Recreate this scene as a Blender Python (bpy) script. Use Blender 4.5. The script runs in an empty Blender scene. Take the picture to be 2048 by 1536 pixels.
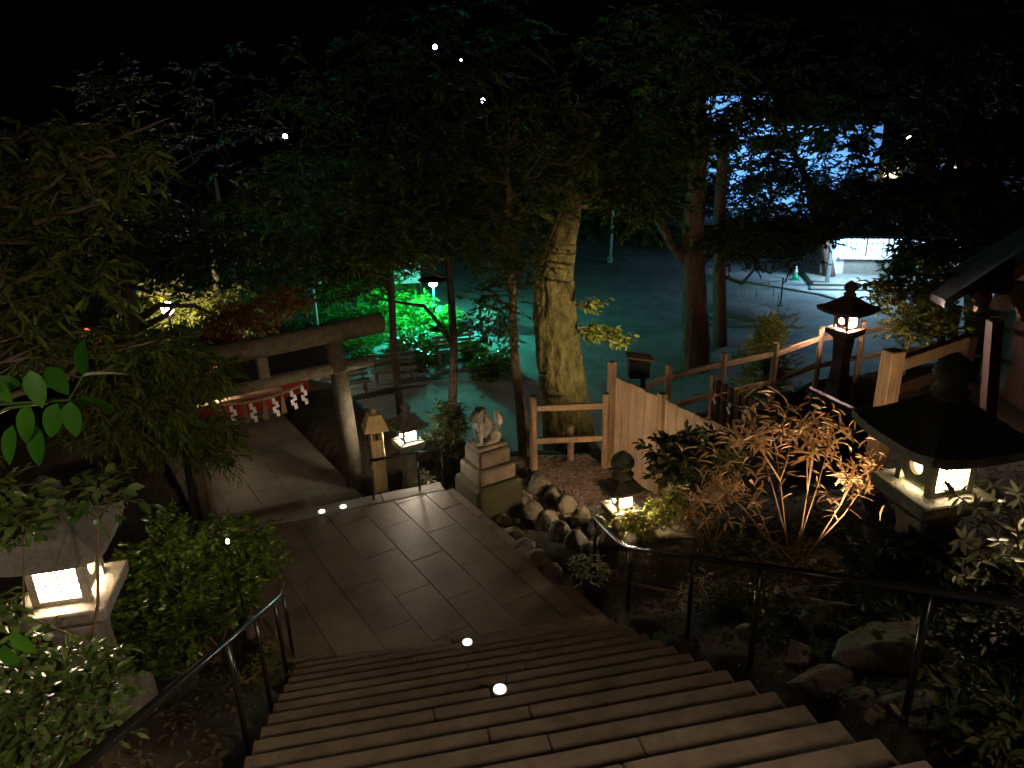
import bpy, bmesh, math, random
import numpy as np
from mathutils import Vector, Matrix, noise

S = bpy.context.scene
COL = S.collection
RNG = np.random.default_rng(7)
random.seed(7)

# ------------------------------------------------------------------ camera
FPX = 1540.0                      # focal length in pixels of a 2048 px wide frame
PITCH, ROLL = math.radians(21.13), math.radians(-1.53)
_F = Vector((0, math.cos(PITCH), -math.sin(PITCH)))
_R0 = Vector((1, 0, 0))
_U0 = _R0.cross(_F)
_R = math.cos(ROLL) * _R0 + math.sin(ROLL) * _U0
_U = -math.sin(ROLL) * _R0 + math.cos(ROLL) * _U0
cam_data = bpy.data.cameras.new('camera')
cam_data.sensor_fit = 'HORIZONTAL'
cam_data.sensor_width = 36.0
cam_data.lens = 36.0 * FPX / 2048.0
cam_data.clip_start = 0.05
cam_data.clip_end = 2000.0
cam = bpy.data.objects.new('camera', cam_data)
m = Matrix.Identity(4)
for i in range(3):
    m[i][0], m[i][1], m[i][2] = _R[i], _U[i], -_F[i]
cam.matrix_world = m
COL.objects.link(cam)
S.camera = cam

# ------------------------------------------------------------------ night sky, faint moon, exposure
w = bpy.data.worlds.new('World')
S.world = w
w.use_nodes = True
nt = w.node_tree
sky = nt.nodes.new('ShaderNodeTexSky')
sky.sky_type = 'NISHITA'
sky.sun_disc = False
sky.sun_elevation = math.radians(12)
sky.sun_rotation = math.radians(200)
bg = nt.nodes['Background']
nt.links.new(sky.outputs[0], bg.inputs[0])
bg.inputs[1].default_value = 0.00002
sun_d = bpy.data.lights.new('moon', 'SUN')
sun_d.energy = 0.0012
sun_d.angle = math.radians(0.5)
sun_d.color = (0.8, 0.9, 1.0)
sun = bpy.data.objects.new('moon', sun_d)
sun.rotation_euler = (math.radians(50), 0, math.radians(-20))
COL.objects.link(sun)
S.view_settings.view_transform = 'Standard'
S.view_settings.look = 'None'
S.view_settings.exposure = 1.3
S.view_settings.gamma = 1.0
S.view_settings.use_curve_mapping = False
S.render.engine = 'CYCLES'
S.cycles.use_denoising = True
S.cycles.sample_clamp_indirect = 3.0
S.cycles.max_bounces = 6
S.cycles.caustics_reflective = False
S.cycles.caustics_refractive = False


# ------------------------------------------------------------------ measuring helpers
def ray(px, py):
    return _F + _R * ((px - 1024) / FPX) + _U * ((768 - py) / FPX)


def at_z(px, py, z):
    v = ray(px, py)
    return v * (z / v.z)


def at_y(px, py, y):
    v = ray(px, py)
    return v * (y / v.y)


# ------------------------------------------------------------------ scene tree helpers
def empty(name, loc=(0, 0, 0), rz=0.0):
    o = bpy.data.objects.new(name, None)
    o.location = loc
    o.rotation_euler = (0, 0, rz)
    o.empty_display_size = 0.1
    COL.objects.link(o)
    return o


def tag(o, label=None, cat=None, group=None, kind=None):
    if label: o['label'] = label
    if cat: o['category'] = cat
    if group: o['group'] = group
    if kind: o['kind'] = kind
    return o


class MB:
    """collects vertices and faces for one mesh"""
    def __init__(self):
        self.v, self.f = [], []

    def add(self, vs, fs):
        n = len(self.v)
        self.v += [tuple(p) for p in vs]
        self.f += [tuple(i + n for i in f) for f in fs]
        return self

    def box(self, c, s, rz=0.0, taper=1.0, rx=0.0, ry=0.0):
        hx, hy, hz = s[0] / 2, s[1] / 2, s[2] / 2
        vs = []
        M = Matrix.Rotation(rz, 3, 'Z') @ Matrix.Rotation(ry, 3, 'Y') @ Matrix.Rotation(rx, 3, 'X')
        for z in (-hz, hz):
            t = taper if z > 0 else 1.0
            for x, y in ((-hx, -hy), (hx, -hy), (hx, hy), (-hx, hy)):
                vs.append(Vector(c) + M @ Vector((x * t, y * t, z)))
        return self.add(vs, [(0, 3, 2, 1), (4, 5, 6, 7), (0, 1, 5, 4), (1, 2, 6, 5), (2, 3, 7, 6), (3, 0, 4, 7)])

    def beam(self, a, b, wid, hei, up=(0, 0, 1)):
        a, b = Vector(a), Vector(b)
        d = (b - a).normalized()
        s = d.cross(Vector(up)).normalized()
        u = s.cross(d)
        vs = []
        for p in (a, b):
            for x, y in ((-1, -1), (1, -1), (1, 1), (-1, 1)):
                vs.append(p + s * (x * wid / 2) + u * (y * hei / 2))
        return self.add(vs, [(0, 3, 2, 1), (4, 5, 6, 7), (0, 1, 5, 4), (1, 2, 6, 5), (2, 3, 7, 6), (3, 0, 4, 7)])

    def tube(self, pts, rad, n=8, cap=True):
        pts = [Vector(p) for p in pts]
        if not hasattr(rad, '__len__'): rad = [rad] * len(pts)
        vs, fs = [], []
        ref = Vector((0.31, 0.17, 0.93))
        for i, p in enumerate(pts):
            d = (pts[min(i + 1, len(pts) - 1)] - pts[max(i - 1, 0)])
            if d.length < 1e-9: d = Vector((0, 0, 1))
            d.normalize()
            if i == 0:
                s = d.cross(ref)
                if s.length < 0.05: s = d.cross(Vector((1, 0, 0)))
            else:
                s = s - d * s.dot(d)
            s.normalize()
            t = d.cross(s)
            for k in range(n):
                a = 2 * math.pi * k / n
                vs.append(p + (s * math.cos(a) + t * math.sin(a)) * rad[i])
        for i in range(len(pts) - 1):
            for k in range(n):
                fs.append((i * n + k, i * n + (k + 1) % n, (i + 1) * n + (k + 1) % n, (i + 1) * n + k))
        if cap:
            fs.append(tuple(range(n - 1, -1, -1)))
            fs.append(tuple((len(pts) - 1) * n + k for k in range(n)))
        return self.add(vs, fs)

    def lathe(self, prof, c=(0, 0, 0), n=16, square=False, rz=0.0):
        """prof: list of (radius, z)"""
        vs, fs = [], []
        for r, z in prof:
            for k in range(n):
                a = 2 * math.pi * k / n + rz + (math.pi / 4 if square else 0)
                vs.append((c[0] + r * math.cos(a), c[1] + r * math.sin(a), c[2] + z))
        for i in range(len(prof) - 1):
            for k in range(n):
                fs.append((i * n + k, i * n + (k + 1) % n, (i + 1) * n + (k + 1) % n, (i + 1) * n + k))
        fs.append(tuple(range(n - 1, -1, -1)))
        fs.append(tuple((len(prof) - 1) * n + k for k in range(n)))
        return self.add(vs, fs)

    def prism(self, poly, z0, z1):
        n = len(poly)
        vs = [(p[0], p[1], z0) for p in poly] + [(p[0], p[1], z1) for p in poly]
        fs = [tuple(range(n - 1, -1, -1)), tuple(range(n, 2 * n))]
        fs += [(i, (i + 1) % n, n + (i + 1) % n, n + i) for i in range(n)]
        return self.add(vs, fs)

    def build(self, name, mat, parent=None, smooth=False, bevel=0.0, kind=None):
        me = bpy.data.meshes.new(name)
        me.from_pydata(self.v, [], self.f)
        me.update()
        if bevel > 0:
            bm = bmesh.new(); bm.from_mesh(me)
            bmesh.ops.bevel(bm, geom=[e for e in bm.edges if len(e.link_faces) == 2 and e.calc_face_angle(0) > 0.5],
                            offset=bevel, segments=1, affect='EDGES')
            bm.to_mesh(me); bm.free()
        if smooth:
            me.polygons.foreach_set('use_smooth', [True] * len(me.polygons))
        me.materials.append(mat)
        return link(name, me, parent, kind)


def link(name, me, parent=None, kind=None):
    o = bpy.data.objects.new(name, me)
    COL.objects.link(o)
    if parent is not None: o.parent = parent
    if kind: o['kind'] = kind
    return o


def copy_tree(o, parent=None):
    c = o.copy(); COL.objects.link(c); c.parent = parent
    for ch in list(o.children):
        copy_tree(ch, c)
    return c


def lamp(parent, loc, watts, color, radius=0.05, kind='POINT', aim=None, cone=90, blend=0.4, name='bulb'):
    d = bpy.data.lights.new(name, kind)
    d.energy = watts
    d.color = color
    d.shadow_soft_size = radius
    o = bpy.data.objects.new(name, d)
    COL.objects.link(o)
    o.parent = parent
    o.location = loc
    if kind == 'SPOT':
        d.spot_size = math.radians(cone)
        d.spot_blend = blend
        o.rotation_euler = Vector(aim).to_track_quat('-Z', 'Y').to_euler()
    return o


# ------------------------------------------------------------------ materials
def mat(name, col, rough=0.8, var=0.25, scale=6.0, bump=0.0, bscale=40.0, spec=0.3, col2=None, metal=0.0, stretch=None, detail=6.0, ov=0.17, stain=0.0, stain_col=(0.03, 0.03, 0.02)):
    M = bpy.data.materials.new(name)
    M.use_nodes = True
    n, l = M.node_tree.nodes, M.node_tree.links
    b = n['Principled BSDF']
    b.inputs['Roughness'].default_value = rough
    b.inputs['Specular IOR Level'].default_value = spec
    b.inputs['Metallic'].default_value = metal
    tc = n.new('ShaderNodeNewGeometry')
    src = tc.outputs['Position']
    if stretch:
        mp = n.new('ShaderNodeMapping')
        mp.inputs['Scale'].default_value = stretch
        l.new(src, mp.inputs['Vector']); src = mp.outputs[0]
    no = n.new('ShaderNodeTexNoise')
    no.inputs['Scale'].default_value = scale
    no.inputs['Detail'].default_value = detail
    no.inputs['Roughness'].default_value = 0.65
    l.new(src, no.inputs['Vector'])
    rp = n.new('ShaderNodeValToRGB')
    c2 = col2 or tuple(c * (1 - var) for c in col)
    c1 = tuple(min(1, c * (1 + var * 0.6)) for c in col)
    rp.color_ramp.elements[0].position = 0.3
    rp.color_ramp.elements[1].position = 0.7
    rp.color_ramp.elements[0].color = (*c2, 1)
    rp.color_ramp.elements[1].color = (*c1, 1)
    l.new(no.outputs[0], rp.inputs[0])
    # every piece a little different
    oi = n.new('ShaderNodeObjectInfo')
    hs = n.new('ShaderNodeHueSaturation')
    mr = n.new('ShaderNodeMapRange')
    mr.inputs[3].default_value = 1 - ov; mr.inputs[4].default_value = 1 + ov * 0.9
    l.new(oi.outputs['Random'], mr.inputs[0])
    l.new(mr.outputs[0], hs.inputs['Value'])
    l.new(rp.outputs[0], hs.inputs['Color'])
    colo = hs.outputs[0]
    if stain > 0:                 # dirt, damp and lichen patches with a shape of their own
        n3 = n.new('ShaderNodeTexNoise'); n3.inputs['Scale'].default_value = 1.3; n3.inputs['Detail'].default_value = 10.0; n3.inputs['Roughness'].default_value = 0.7
        l.new(tc.outputs['Position'], n3.inputs['Vector'])
        m3 = n.new('ShaderNodeMapRange'); m3.inputs[1].default_value = 0.48; m3.inputs[2].default_value = 0.68; m3.inputs[4].default_value = stain
        l.new(n3.outputs[0], m3.inputs[0])
        mx3 = n.new('ShaderNodeMix'); mx3.data_type = 'RGBA'
        l.new(m3.outputs[0], mx3.inputs[0]); l.new(colo, mx3.inputs[6]); mx3.inputs[7].default_value = (*stain_col, 1)
        colo = mx3.outputs[2]
        m4 = n.new('ShaderNodeMapRange'); m4.inputs[3].default_value = rough; m4.inputs[4].default_value = max(0.3, rough - 0.3)
        l.new(n3.outputs[0], m4.inputs[0]); l.new(m4.outputs[0], b.inputs['Roughness'])
    l.new(colo, b.inputs['Base Color'])
    if bump > 0:
        n2 = n.new('ShaderNodeTexNoise')
        n2.inputs['Scale'].default_value = bscale
        n2.inputs['Detail'].default_value = 8.0
        l.new(src, n2.inputs['Vector'])
        bp = n.new('ShaderNodeBump')
        bp.inputs['Strength'].default_value = bump
        bp.inputs['Distance'].default_value = 0.02 if bump < 1 else 0.07
        l.new(n2.outputs[0], bp.inputs['Height'])
        l.new(bp.outputs[0], b.inputs['Normal'])
    return M


def emit(name, col, strength):
    M = bpy.data.materials.new(name)
    M.use_nodes = True
    n, l = M.node_tree.nodes, M.node_tree.links
    b = n['Principled BSDF']
    b.inputs['Base Color'].default_value = (*[min(0.8, c) for c in col], 1)
    b.inputs['Emission Color'].default_value = (*col, 1)
    b.inputs['Emission Strength'].default_value = strength
    return M


def leafmat(name, c1, c2, rough=0.4, trans=0.25, spec=0.5):
    M = bpy.data.materials.new(name)
    M.use_nodes = True
    n, l = M.node_tree.nodes, M.node_tree.links
    b = n['Principled BSDF']
    b.inputs['Roughness'].default_value = rough
    b.inputs['Specular IOR Level'].default_value = spec
    g = n.new('ShaderNodeNewGeometry')
    oi = n.new('ShaderNodeObjectInfo')
    ad = n.new('ShaderNodeMath'); ad.operation = 'ADD'
    fr = n.new('ShaderNodeMath'); fr.operation = 'FRACT'
    l.new(g.outputs['Random Per Island'], ad.inputs[0]); l.new(oi.outputs['Random'], ad.inputs[1])
    l.new(ad.outputs[0], fr.inputs[0])
    rp = n.new('ShaderNodeValToRGB')
    rp.color_ramp.elements[0].color = (*c1, 1)
    rp.color_ramp.elements[1].color = (*c2, 1)
    l.new(fr.outputs[0], rp.inputs[0])
    l.new(rp.outputs[0], b.inputs['Base Color'])
    t = n.new('ShaderNodeBsdfTranslucent')
    l.new(rp.outputs[0], t.inputs['Color'])
    mx = n.new('ShaderNodeMixShader')
    mx.inputs[0].default_value = trans
    l.new(b.outputs[0], mx.inputs[1]); l.new(t.outputs[0], mx.inputs[2])
    l.new(mx.outputs[0], n['Material Output'].inputs['Surface'])
    return M


M_granite = mat('granite', (0.30, 0.28, 0.25), 0.85, 0.3, 30, 0.35, 120, stain=0.55, stain_col=(0.09, 0.09, 0.06))
M_granite_old = mat('weathered_granite', (0.26, 0.25, 0.22), 0.9, 0.45, 9, 0.6, 60, col2=(0.12, 0.13, 0.09), stain=0.7, stain_col=(0.06, 0.065, 0.035))
M_step = mat('step_stone', (0.26, 0.205, 0.155), 0.75, 0.35, 5, 0.3, 70, ov=0.10, stain=0.5, stain_col=(0.09, 0.08, 0.05))
M_tile = mat('paving_stone', (0.26, 0.205, 0.155), 0.62, 0.3, 2.5, 0.25, 80, ov=0.09, stain=0.5, stain_col=(0.10, 0.085, 0.06))
M_path = mat('path_stone', (0.23, 0.225, 0.18), 0.7, 0.3, 2, 0.25, 60, ov=0.06, stain=0.45, stain_col=(0.08, 0.09, 0.05))
M_torii = mat('torii_stone', (0.19, 0.16, 0.11), 0.9, 0.45, 8, 0.6, 60, col2=(0.09, 0.08, 0.05), stain=0.6, stain_col=(0.05, 0.055, 0.03))
M_ped = mat('pedestal_stone', (0.15, 0.115, 0.085), 0.9, 0.45, 8, 0.6, 50, col2=(0.08, 0.07, 0.045))
M_moundstone = mat('mossy_foundation', (0.045, 0.04, 0.022), 0.95, 0.5, 4, 0.9, 20, col2=(0.03, 0.035, 0.015))
M_joint = mat('joint_mortar', (0.14, 0.11, 0.085), 0.95, 0.3, 20)
M_soil = mat('soil', (0.05, 0.033, 0.021), 0.95, 0.5, 3, 0.9, 18, col2=(0.03, 0.035, 0.015))
M_gravel = mat('courtyard_gravel', (0.26, 0.27, 0.265), 0.95, 0.45, 0.8, 0.8, 16, detail=12, stain=0.35, stain_col=(0.10, 0.10, 0.10))
M_rock = mat('rock', (0.165, 0.14, 0.105), 0.9, 0.5, 6, 0.9, 18, col2=(0.07, 0.06, 0.04), stain=0.8, stain_col=(0.035, 0.042, 0.015))
M_pebble = mat('pebble', (0.26, 0.19, 0.15), 0.55, 0.5, 14, 0.1, 30)
M_wood = mat('pale_wood', (0.42, 0.285, 0.17), 0.7, 0.45, 5, 0.3, 30, stretch=(8, 8, 0.6), stain=0.6, stain_col=(0.13, 0.10, 0.07))
M_board = mat('board_wood', (0.50, 0.36, 0.24), 0.7, 0.4, 4, 0.3, 30, stretch=(9, 9, 0.5), stain=0.5, stain_col=(0.18, 0.13, 0.09))
M_wood_tan = mat('tan_wood', (0.66, 0.50, 0.25), 0.6, 0.25, 5, 0.2, 30, stretch=(8, 8, 0.6))
M_wood_dark = mat('dark_wood', (0.075, 0.04, 0.032), 0.7, 0.4, 5, 0.3, 30, stretch=(6, 6, 1))
M_wood_bench = mat('bench_wood', (0.24, 0.20, 0.16), 0.75, 0.3, 8, 0.3, 40)
M_rooftile = mat('dark_roof_tile', (0.045, 0.045, 0.05), 0.6, 0.4, 6, 0.3, 30)
M_metal = mat('black_rail_metal', (0.035, 0.035, 0.035), 0.22, 0.2, 10, 0.0, metal=0.5, spec=0.8)
M_red = mat('vermilion_paint', (0.42, 0.035, 0.02), 0.5, 0.25, 6)
M_white = mat('white_paper', (0.80, 0.78, 0.74), 0.8, 0.06, 10)
M_plaster = mat('white_plaster', (0.72, 0.71, 0.72), 0.85, 0.1, 4)
M_bluewall = mat('pale_facade', (0.72, 0.76, 0.82), 0.8, 0.08, 1)
M_rope = mat('straw_rope', (0.42, 0.32, 0.18), 0.9, 0.3, 60, 0.6, 120)
M_bark = mat('mossy_bark', (0.20, 0.16, 0.06), 0.95, 0.6, 4, 1.0, 11, col2=(0.03, 0.028, 0.012), stretch=(1.6, 1.6, 0.9), detail=10)
M_bark_red = mat('cedar_bark', (0.17, 0.085, 0.06), 0.95, 0.5, 6, 1.0, 14, col2=(0.07, 0.04, 0.03), stretch=(3, 3, 0.3))
M_bark_grey = mat('grey_bark', (0.16, 0.125, 0.085), 0.9, 0.45, 7, 0.7, 22)
M_bark_shaded = mat('shaded_bark', (0.05, 0.04, 0.03), 0.9, 0.45, 7, 0.7, 22)  # grey bark with shade put into its colour, for the unlit slim trunks
M_twig = mat('twig', (0.20, 0.13, 0.075), 0.85, 0.3, 12)
M_moss = mat('moss', (0.09, 0.13, 0.03), 0.95, 0.5, 8, 0.8, 40)
M_black = mat('black_casing', (0.015, 0.015, 0.016), 0.5, 0.2, 10)
M_grey = mat('grey_metal', (0.45, 0.47, 0.48), 0.45, 0.1, 10)
M_tan_leaf_stone = mat('grey_render', (0.30, 0.27, 0.25), 0.85, 0.25, 3)

L_olive = leafmat('olive_leaf', (0.038, 0.072, 0.010), (0.14, 0.19, 0.028), 0.65, 0.25, 0.2)
L_dark = leafmat('dark_evergreen_leaf', (0.03, 0.045, 0.012), (0.085, 0.10, 0.03), 0.6, 0.15, 0.25)
L_green = leafmat('hedge_leaf', (0.05, 0.11, 0.014), (0.17, 0.26, 0.035), 0.2, 0.2, 0.8)
L_bright = leafmat('bright_green_leaf', (0.05, 0.28, 0.02), (0.13, 0.42, 0.04), 0.4, 0.35)
L_big = leafmat('young_leaf', (0.035, 0.17, 0.012), (0.08, 0.26, 0.02), 0.45, 0.4)
L_yellow = leafmat('yellow_green_leaf', (0.12, 0.15, 0.02), (0.26, 0.26, 0.05), 0.5, 0.3)
L_maple = leafmat('russet_leaf', (0.20, 0.09, 0.02), (0.38, 0.17, 0.035), 0.6, 0.35)
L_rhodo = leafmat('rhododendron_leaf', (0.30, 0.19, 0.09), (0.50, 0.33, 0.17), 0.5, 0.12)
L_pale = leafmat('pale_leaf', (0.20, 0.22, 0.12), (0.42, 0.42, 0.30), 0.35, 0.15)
L_shrub = leafmat('camellia_leaf', (0.05, 0.11, 0.02), (0.17, 0.24, 0.07), 0.3, 0.2, 0.6)
L_blueg = leafmat('conifer_leaf', (0.02, 0.04, 0.03), (0.06, 0.09, 0.06), 0.6, 0.1)

E_paper = emit('lit_paper_warm', (1.0, 0.78, 0.5), 26.0)
E_paper_strong = emit('lit_paper_bright', (1.0, 0.8, 0.56), 60.0)
E_round = emit('lit_round_window', (1.0, 0.68, 0.30), 4.0)
E_marker = emit('step_marker_glow', (1.0, 0.9, 0.78), 0.75)
E_street = emit('street_bulb', (0.75, 0.9, 1.0), 9.0)
E_teal = emit('teal_bulb', (0.45, 1.0, 0.85), 60.0)
E_win = emit('lit_window_blue', (0.62, 0.85, 1.0), 0.5)
E_warmwin = emit('lit_window_warm', (1.0, 0.75, 0.45), 1.2)

# ------------------------------------------------------------------ levels and main lines
RI, TR = 0.165, 0.2878            # riser and tread of the stone stairs
AZ = 0.201                        # stairs run 11.5 degrees left of the view
P0 = Vector((1.7228, 2.8207, -2.9626))
SD = Vector((-math.sin(AZ), math.cos(AZ), 0))    # down the stairs
SC = Vector((math.cos(AZ), math.sin(AZ), 0))     # across the stairs, to the right
WST = 3.20                        # stair width
ZL = P0.z - 15 * RI               # landing
ZT, ZF, ZC = -6.4, -6.2, -9.5     # torii path, pebble terrace, courtyard
PA = math.radians(32.5)           # direction of the torii path
E1 = Vector((-math.sin(PA), math.cos(PA), 0))
E2 = Vector((math.cos(PA), math.sin(PA), 0))


def smooth(t):
    t = max(0.0, min(1.0, t))
    return t * t * (3 - 2 * t)


EDGE_X = [-60, -14, -6, -4, -2.2, 0, 1.6, 2.9, 4.0, 5.2, 6.5, 8, 14, 60]
EDGE_Y = [30, 19, 17.6, 16.4, 13.6, 12.7, 12.5, 13.7, 14.3, 14.8, 15.7, 16.2, 18, 26]


def ground(x, y):
    q = Vector((x - P0.x, y - P0.y, 0))
    k = q.dot(SD) / TR
    u = q.dot(SC)
    if k > 15: u += 0.1156 * (k - 15)
    zs = P0.z - RI * max(-27, min(15, k))
    tgt = ZF if u > -1.6 else ZT
    if k > 15: zs += (tgt - ZL) * smooth((k - 18) / 11.0)
    if u > 0:
        zs += min(max(0, u - 0.35) * 0.16, 0.55) * (1 - smooth((k - 14) / 10))
    elif u < -WST:
        zs += min(max(0, -u - WST - 0.35) * 0.18, 0.8) * (1 - smooth((k - 16) / 12))
    if -WST - 0.10 < u < 0.06 and k < 26.5:
        zs -= 0.5
    pq = Vector((x + 2.30, y - 11.05, 0))
    if -2.6 < pq.dot(E2) < 0.06 and -2.6 < pq.dot(E1) < 5.4:
        zs = min(zs, ZT - 0.25)
    ye = float(np.interp(x, EDGE_X, EDGE_Y))
    t = smooth((y - ye) / 0.9)
    return zs * (1 - t) + (ZC - 0.05) * t


# ------------------------------------------------------------------ ground sheets
g = MB().add([(-700, -300, ZC), (700, -300, ZC), (700, 1200, ZC), (-700, 1200, ZC)], [(0, 1, 2, 3)])
tag(g.build('courtyard_ground', M_gravel), kind='structure')

nx, ny = 210, 190
xs = np.linspace(-18, 18, nx); ys = np.linspace(-6, 22, ny)
hv, hf = [], []
for j in range(ny):
    for i in range(nx):
        x, y = float(xs[i]), float(ys[j])
        hv.append((x, y, ground(x, y) + 0.03 * math.sin(x * 3.1 + y * 1.7) * math.sin(y * 2.3 - x)))
for j in range(ny - 1):
    for i in range(nx - 1):
        a = j * nx + i
        hf.append((a, a + 1, a + nx + 1, a + nx))
hb = MB(); hb.v, hb.f = hv, hf
tag(hb.build('hillside', M_soil, smooth=True), kind='structure')


# ------------------------------------------------------------------ paving
def clip(poly, p, nrm):
    out = []
    for i in range(len(poly)):
        a, b = poly[i], poly[(i + 1) % len(poly)]
        da, db = (a - p).dot(nrm), (b - p).dot(nrm)
        if da <= 0: out.append(a)
        if da * db < 0: out.append(a + (b - a) * (da / (da - db)))
    return out


def pave(root, poly, e1, e2, L, Wd, gap, z, th, material, name='paving_slab', jit=0.004):
    poly = [Vector((p[0], p[1], 0)) for p in poly]
    o = poly[0]
    a1 = [(p - o).dot(e1) for p in poly]; a2 = [(p - o).dot(e2) for p in poly]
    row = 0
    v = min(a2)
    while v < max(a2):
        s = min(a1) - (0.5 * L if row % 2 else 0) - random.uniform(0, 0.1)
        while s < max(a1):
            q = [o + e1 * (s + gap) + e2 * (v + gap), o + e1 * (s + L) + e2 * (v + gap),
                 o + e1 * (s + L) + e2 * (v + Wd), o + e1 * (s + gap) + e2 * (v + Wd)]
            ctr = sum(poly, Vector()) / len(poly)
            for i in range(len(poly)):
                a, b = poly[i], poly[(i + 1) % len(poly)]
                d = b - a
                nn = Vector((d.y, -d.x, 0))
                if (ctr - a).dot(nn) > 0: nn = -nn
                if q: q = clip(q, a, nn)
            if len(q) >= 3:
                area = 0.5 * abs(sum(q[i].x * q[(i + 1) % len(q)].y - q[(i + 1) % len(q)].x * q[i].y for i in range(len(q))))
                if area > 0.01:
                    cq = sum(q, Vector()) / len(q)
                    if sum(q[i].x * q[(i + 1) % len(q)].y - q[(i + 1) % len(q)].x * q[i].y for i in range(len(q))) < 0: q.reverse()
                    dz = random.uniform(-jit, jit)
                    ob = MB().prism([p - cq for p in q], -th, dz).build(name, material, root, bevel=0.004)
                    ob.location = (cq.x, cq.y, z)
            s += L
        v += Wd
        row += 1


RN = P0 + SD * (14 * TR + 0.015); RN.z = 0
LN = RN - SC * (WST + 0.05)
FR = Vector((-1.01, 9.88, 0))
FD = Vector((1.03, 0.38, 0)).normalized()
FL = FR - FD * 3.6
landing = tag(empty('landing', (0, 0, 0)), kind='structure')
MB().prism([p for p in (LN, RN, FR, FL)], ZL - 1.3, ZL - 0.02).build('bed', M_joint, landing)
pave(landing, [LN, RN, FR, FL], E1, E2, 0.92, 0.46, 0.004, ZL, 0.10, M_tile)
# kerb of the far edge, a row of long stones
for i in range(4):
    a = FL + FD * (3.6 * i / 4 + 0.004); b = FL + FD * (3.6 * (i + 1) / 4 - 0.004)
    nrm = Vector((-FD.y, FD.x, 0))
    MB().prism([a, b, b + nrm * 0.26, a + nrm * 0.26], ZL - 0.35, ZL + 0.006).build('kerb_stone', M_granite, landing, bevel=0.008)
# side kerb of the landing
for side, (a0, b0) in enumerate(((RN + SC * 0.02, FR), (LN, FL))):
    d = (b0 - a0); n = 4
    nrm = Vector((d.y, -d.x, 0)).normalized() * (1 if side == 0 else -1)
    for i in range(n):
        a = a0 + d * (i / n + 0.002); b = a0 + d * ((i + 1) / n - 0.002)
        q = [a, b, b + nrm * 0.13, a + nrm * 0.13]
        if side == 0: q.reverse()
        MB().prism(q, ZL - 0.4, ZL - 0.01 + 0.004 * (i % 2)).build('kerb_stone', M_step, landing, bevel=0.008)

stairs = tag(empty('stone_staircase', (0, 0, 0)), kind='structure')
for k in range(-26, 15):
    z = P0.z - RI * k
    base = P0 + SD * (k * TR)
    cuts = [0.0, random.uniform(1.0, 2.2), WST]
    for i in range(2):
        a, b = cuts[i] + 0.0012, cuts[i + 1] - 0.0012
        # tread runs back up the stairs from the nosing by one tread plus an overlap under the next step
        p = [base - SC * b - SD * (TR + 0.05), base - SC * a - SD * (TR + 0.05), base - SC * a + SD * 0.012, base - SC * b + SD * 0.012]
        c = sum(p, Vector()) / 4
        ob = MB().prism([q - c for q in p], -RI + 0.002, random.uniform(-0.003, 0.003)).build('step_stone', M_step, stairs, bevel=0.012)
        ob.location = (c.x, c.y, z)

path = tag(empty('torii_path', (0, 0, 0)), kind='structure')
PR0 = Vector((-2.30, 11.05, 0)); PR1 = PR0 + E1 * 5.0
PWD = 2.5
MB().prism([PR0 - E2 * PWD, PR0, PR1, PR1 - E2 * PWD], ZT - 0.6, ZT - 0.012).build('bed', M_joint, path)
pave(path, [PR0 - E2 * PWD, PR0, PR1, PR1 - E2 * PWD], E1, E2, 0.9, 0.5, 0.005, ZT, 0.1, M_path)
MB().prism([PR1 - E2 * PWD, PR1, PR1 + E1 * 0.22, PR1 + E1 * 0.22 - E2 * PWD], ZT - 0.3, ZT + 0.02).build('kerb_stone', M_granite, path, bevel=0.01)
lower_steps = tag(empty('lower_steps', (0, 0, 0)), kind='structure')
for i in range(6):
    z = ZL - (i + 1) * (ZL - ZT) / 7
    nrm = Vector((-FD.y, FD.x, 0))
    a = FL + nrm * (0.26 + i * 0.3) + FD * 0.0; b = FL + FD * 1.75 + nrm * (0.26 + i * 0.3)
    MB().prism([a, b, b + nrm * 0.33, a + nrm * 0.33], ZT - 0.3, z).build('step_stone', M_step, lower_steps, bevel=0.01)

# ------------------------------------------------------------------ small round white markers on the steps
for px, py, lab in ((1000, 1378, 'larger white round light set on the near stair treads'),
                    (935, 1282, 'white round light on the lower treads of the wide stairs'),
                    (688, 1021, 'small pale round light at the far edge of the landing, nearer the torii'),
                    (645, 1031, 'small pale round light at the far edge of the landing, nearer the hedge')):
    if py > 1100:
        best = None
        for k in range(-2, 15):
            p = at_z(px, py + 8, P0.z - RI * k + 0.0)
            kk = (p - P0).dot(SD) / TR
            if kk <= k and (best is None): best = p
        p = best
    else:
        p = at_z(px, py, ZL) + Vector((-FD.y, FD.x, 0)) * 0.05
    mk = empty('step_light', p)
    tag(mk, lab, 'step light', 'round lights on the steps')
    MB().lathe([(0.052, 0), (0.054, 0.022), (0.05, 0.03)], n=18).build('housing', M_grey, mk, smooth=True)
    MB().lathe([(0.047, 0.03), (0.047, 0.044), (0.036, 0.052), (0.001, 0.055)], n=18).build('lens', E_marker, mk, smooth=True)


# ------------------------------------------------------------------ handrails
def rail(name, label, pts, posts, height, r=0.021):
    root = empty(name, pts[0])
    o = Vector(pts[0])
    MB().tube([Vector(p) + Vector((0, 0, height)) - o for p in pts], r, 10).build('top_rail', M_metal, root, smooth=True)
    for p, h in posts:
        p = Vector(p)
        MB().tube([p - o - Vector((0, 0, 0.12)), p - o + Vector((0, 0, h - 0.01))], 0.019, 8).build('post', M_metal, root, smooth=True)
    return tag(root, label, 'handrail', 'black metal handrails')


def st(k, off):
    return P0 + SD * (k * TR) + SC * off - Vector((0, 0, RI * k))


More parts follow.
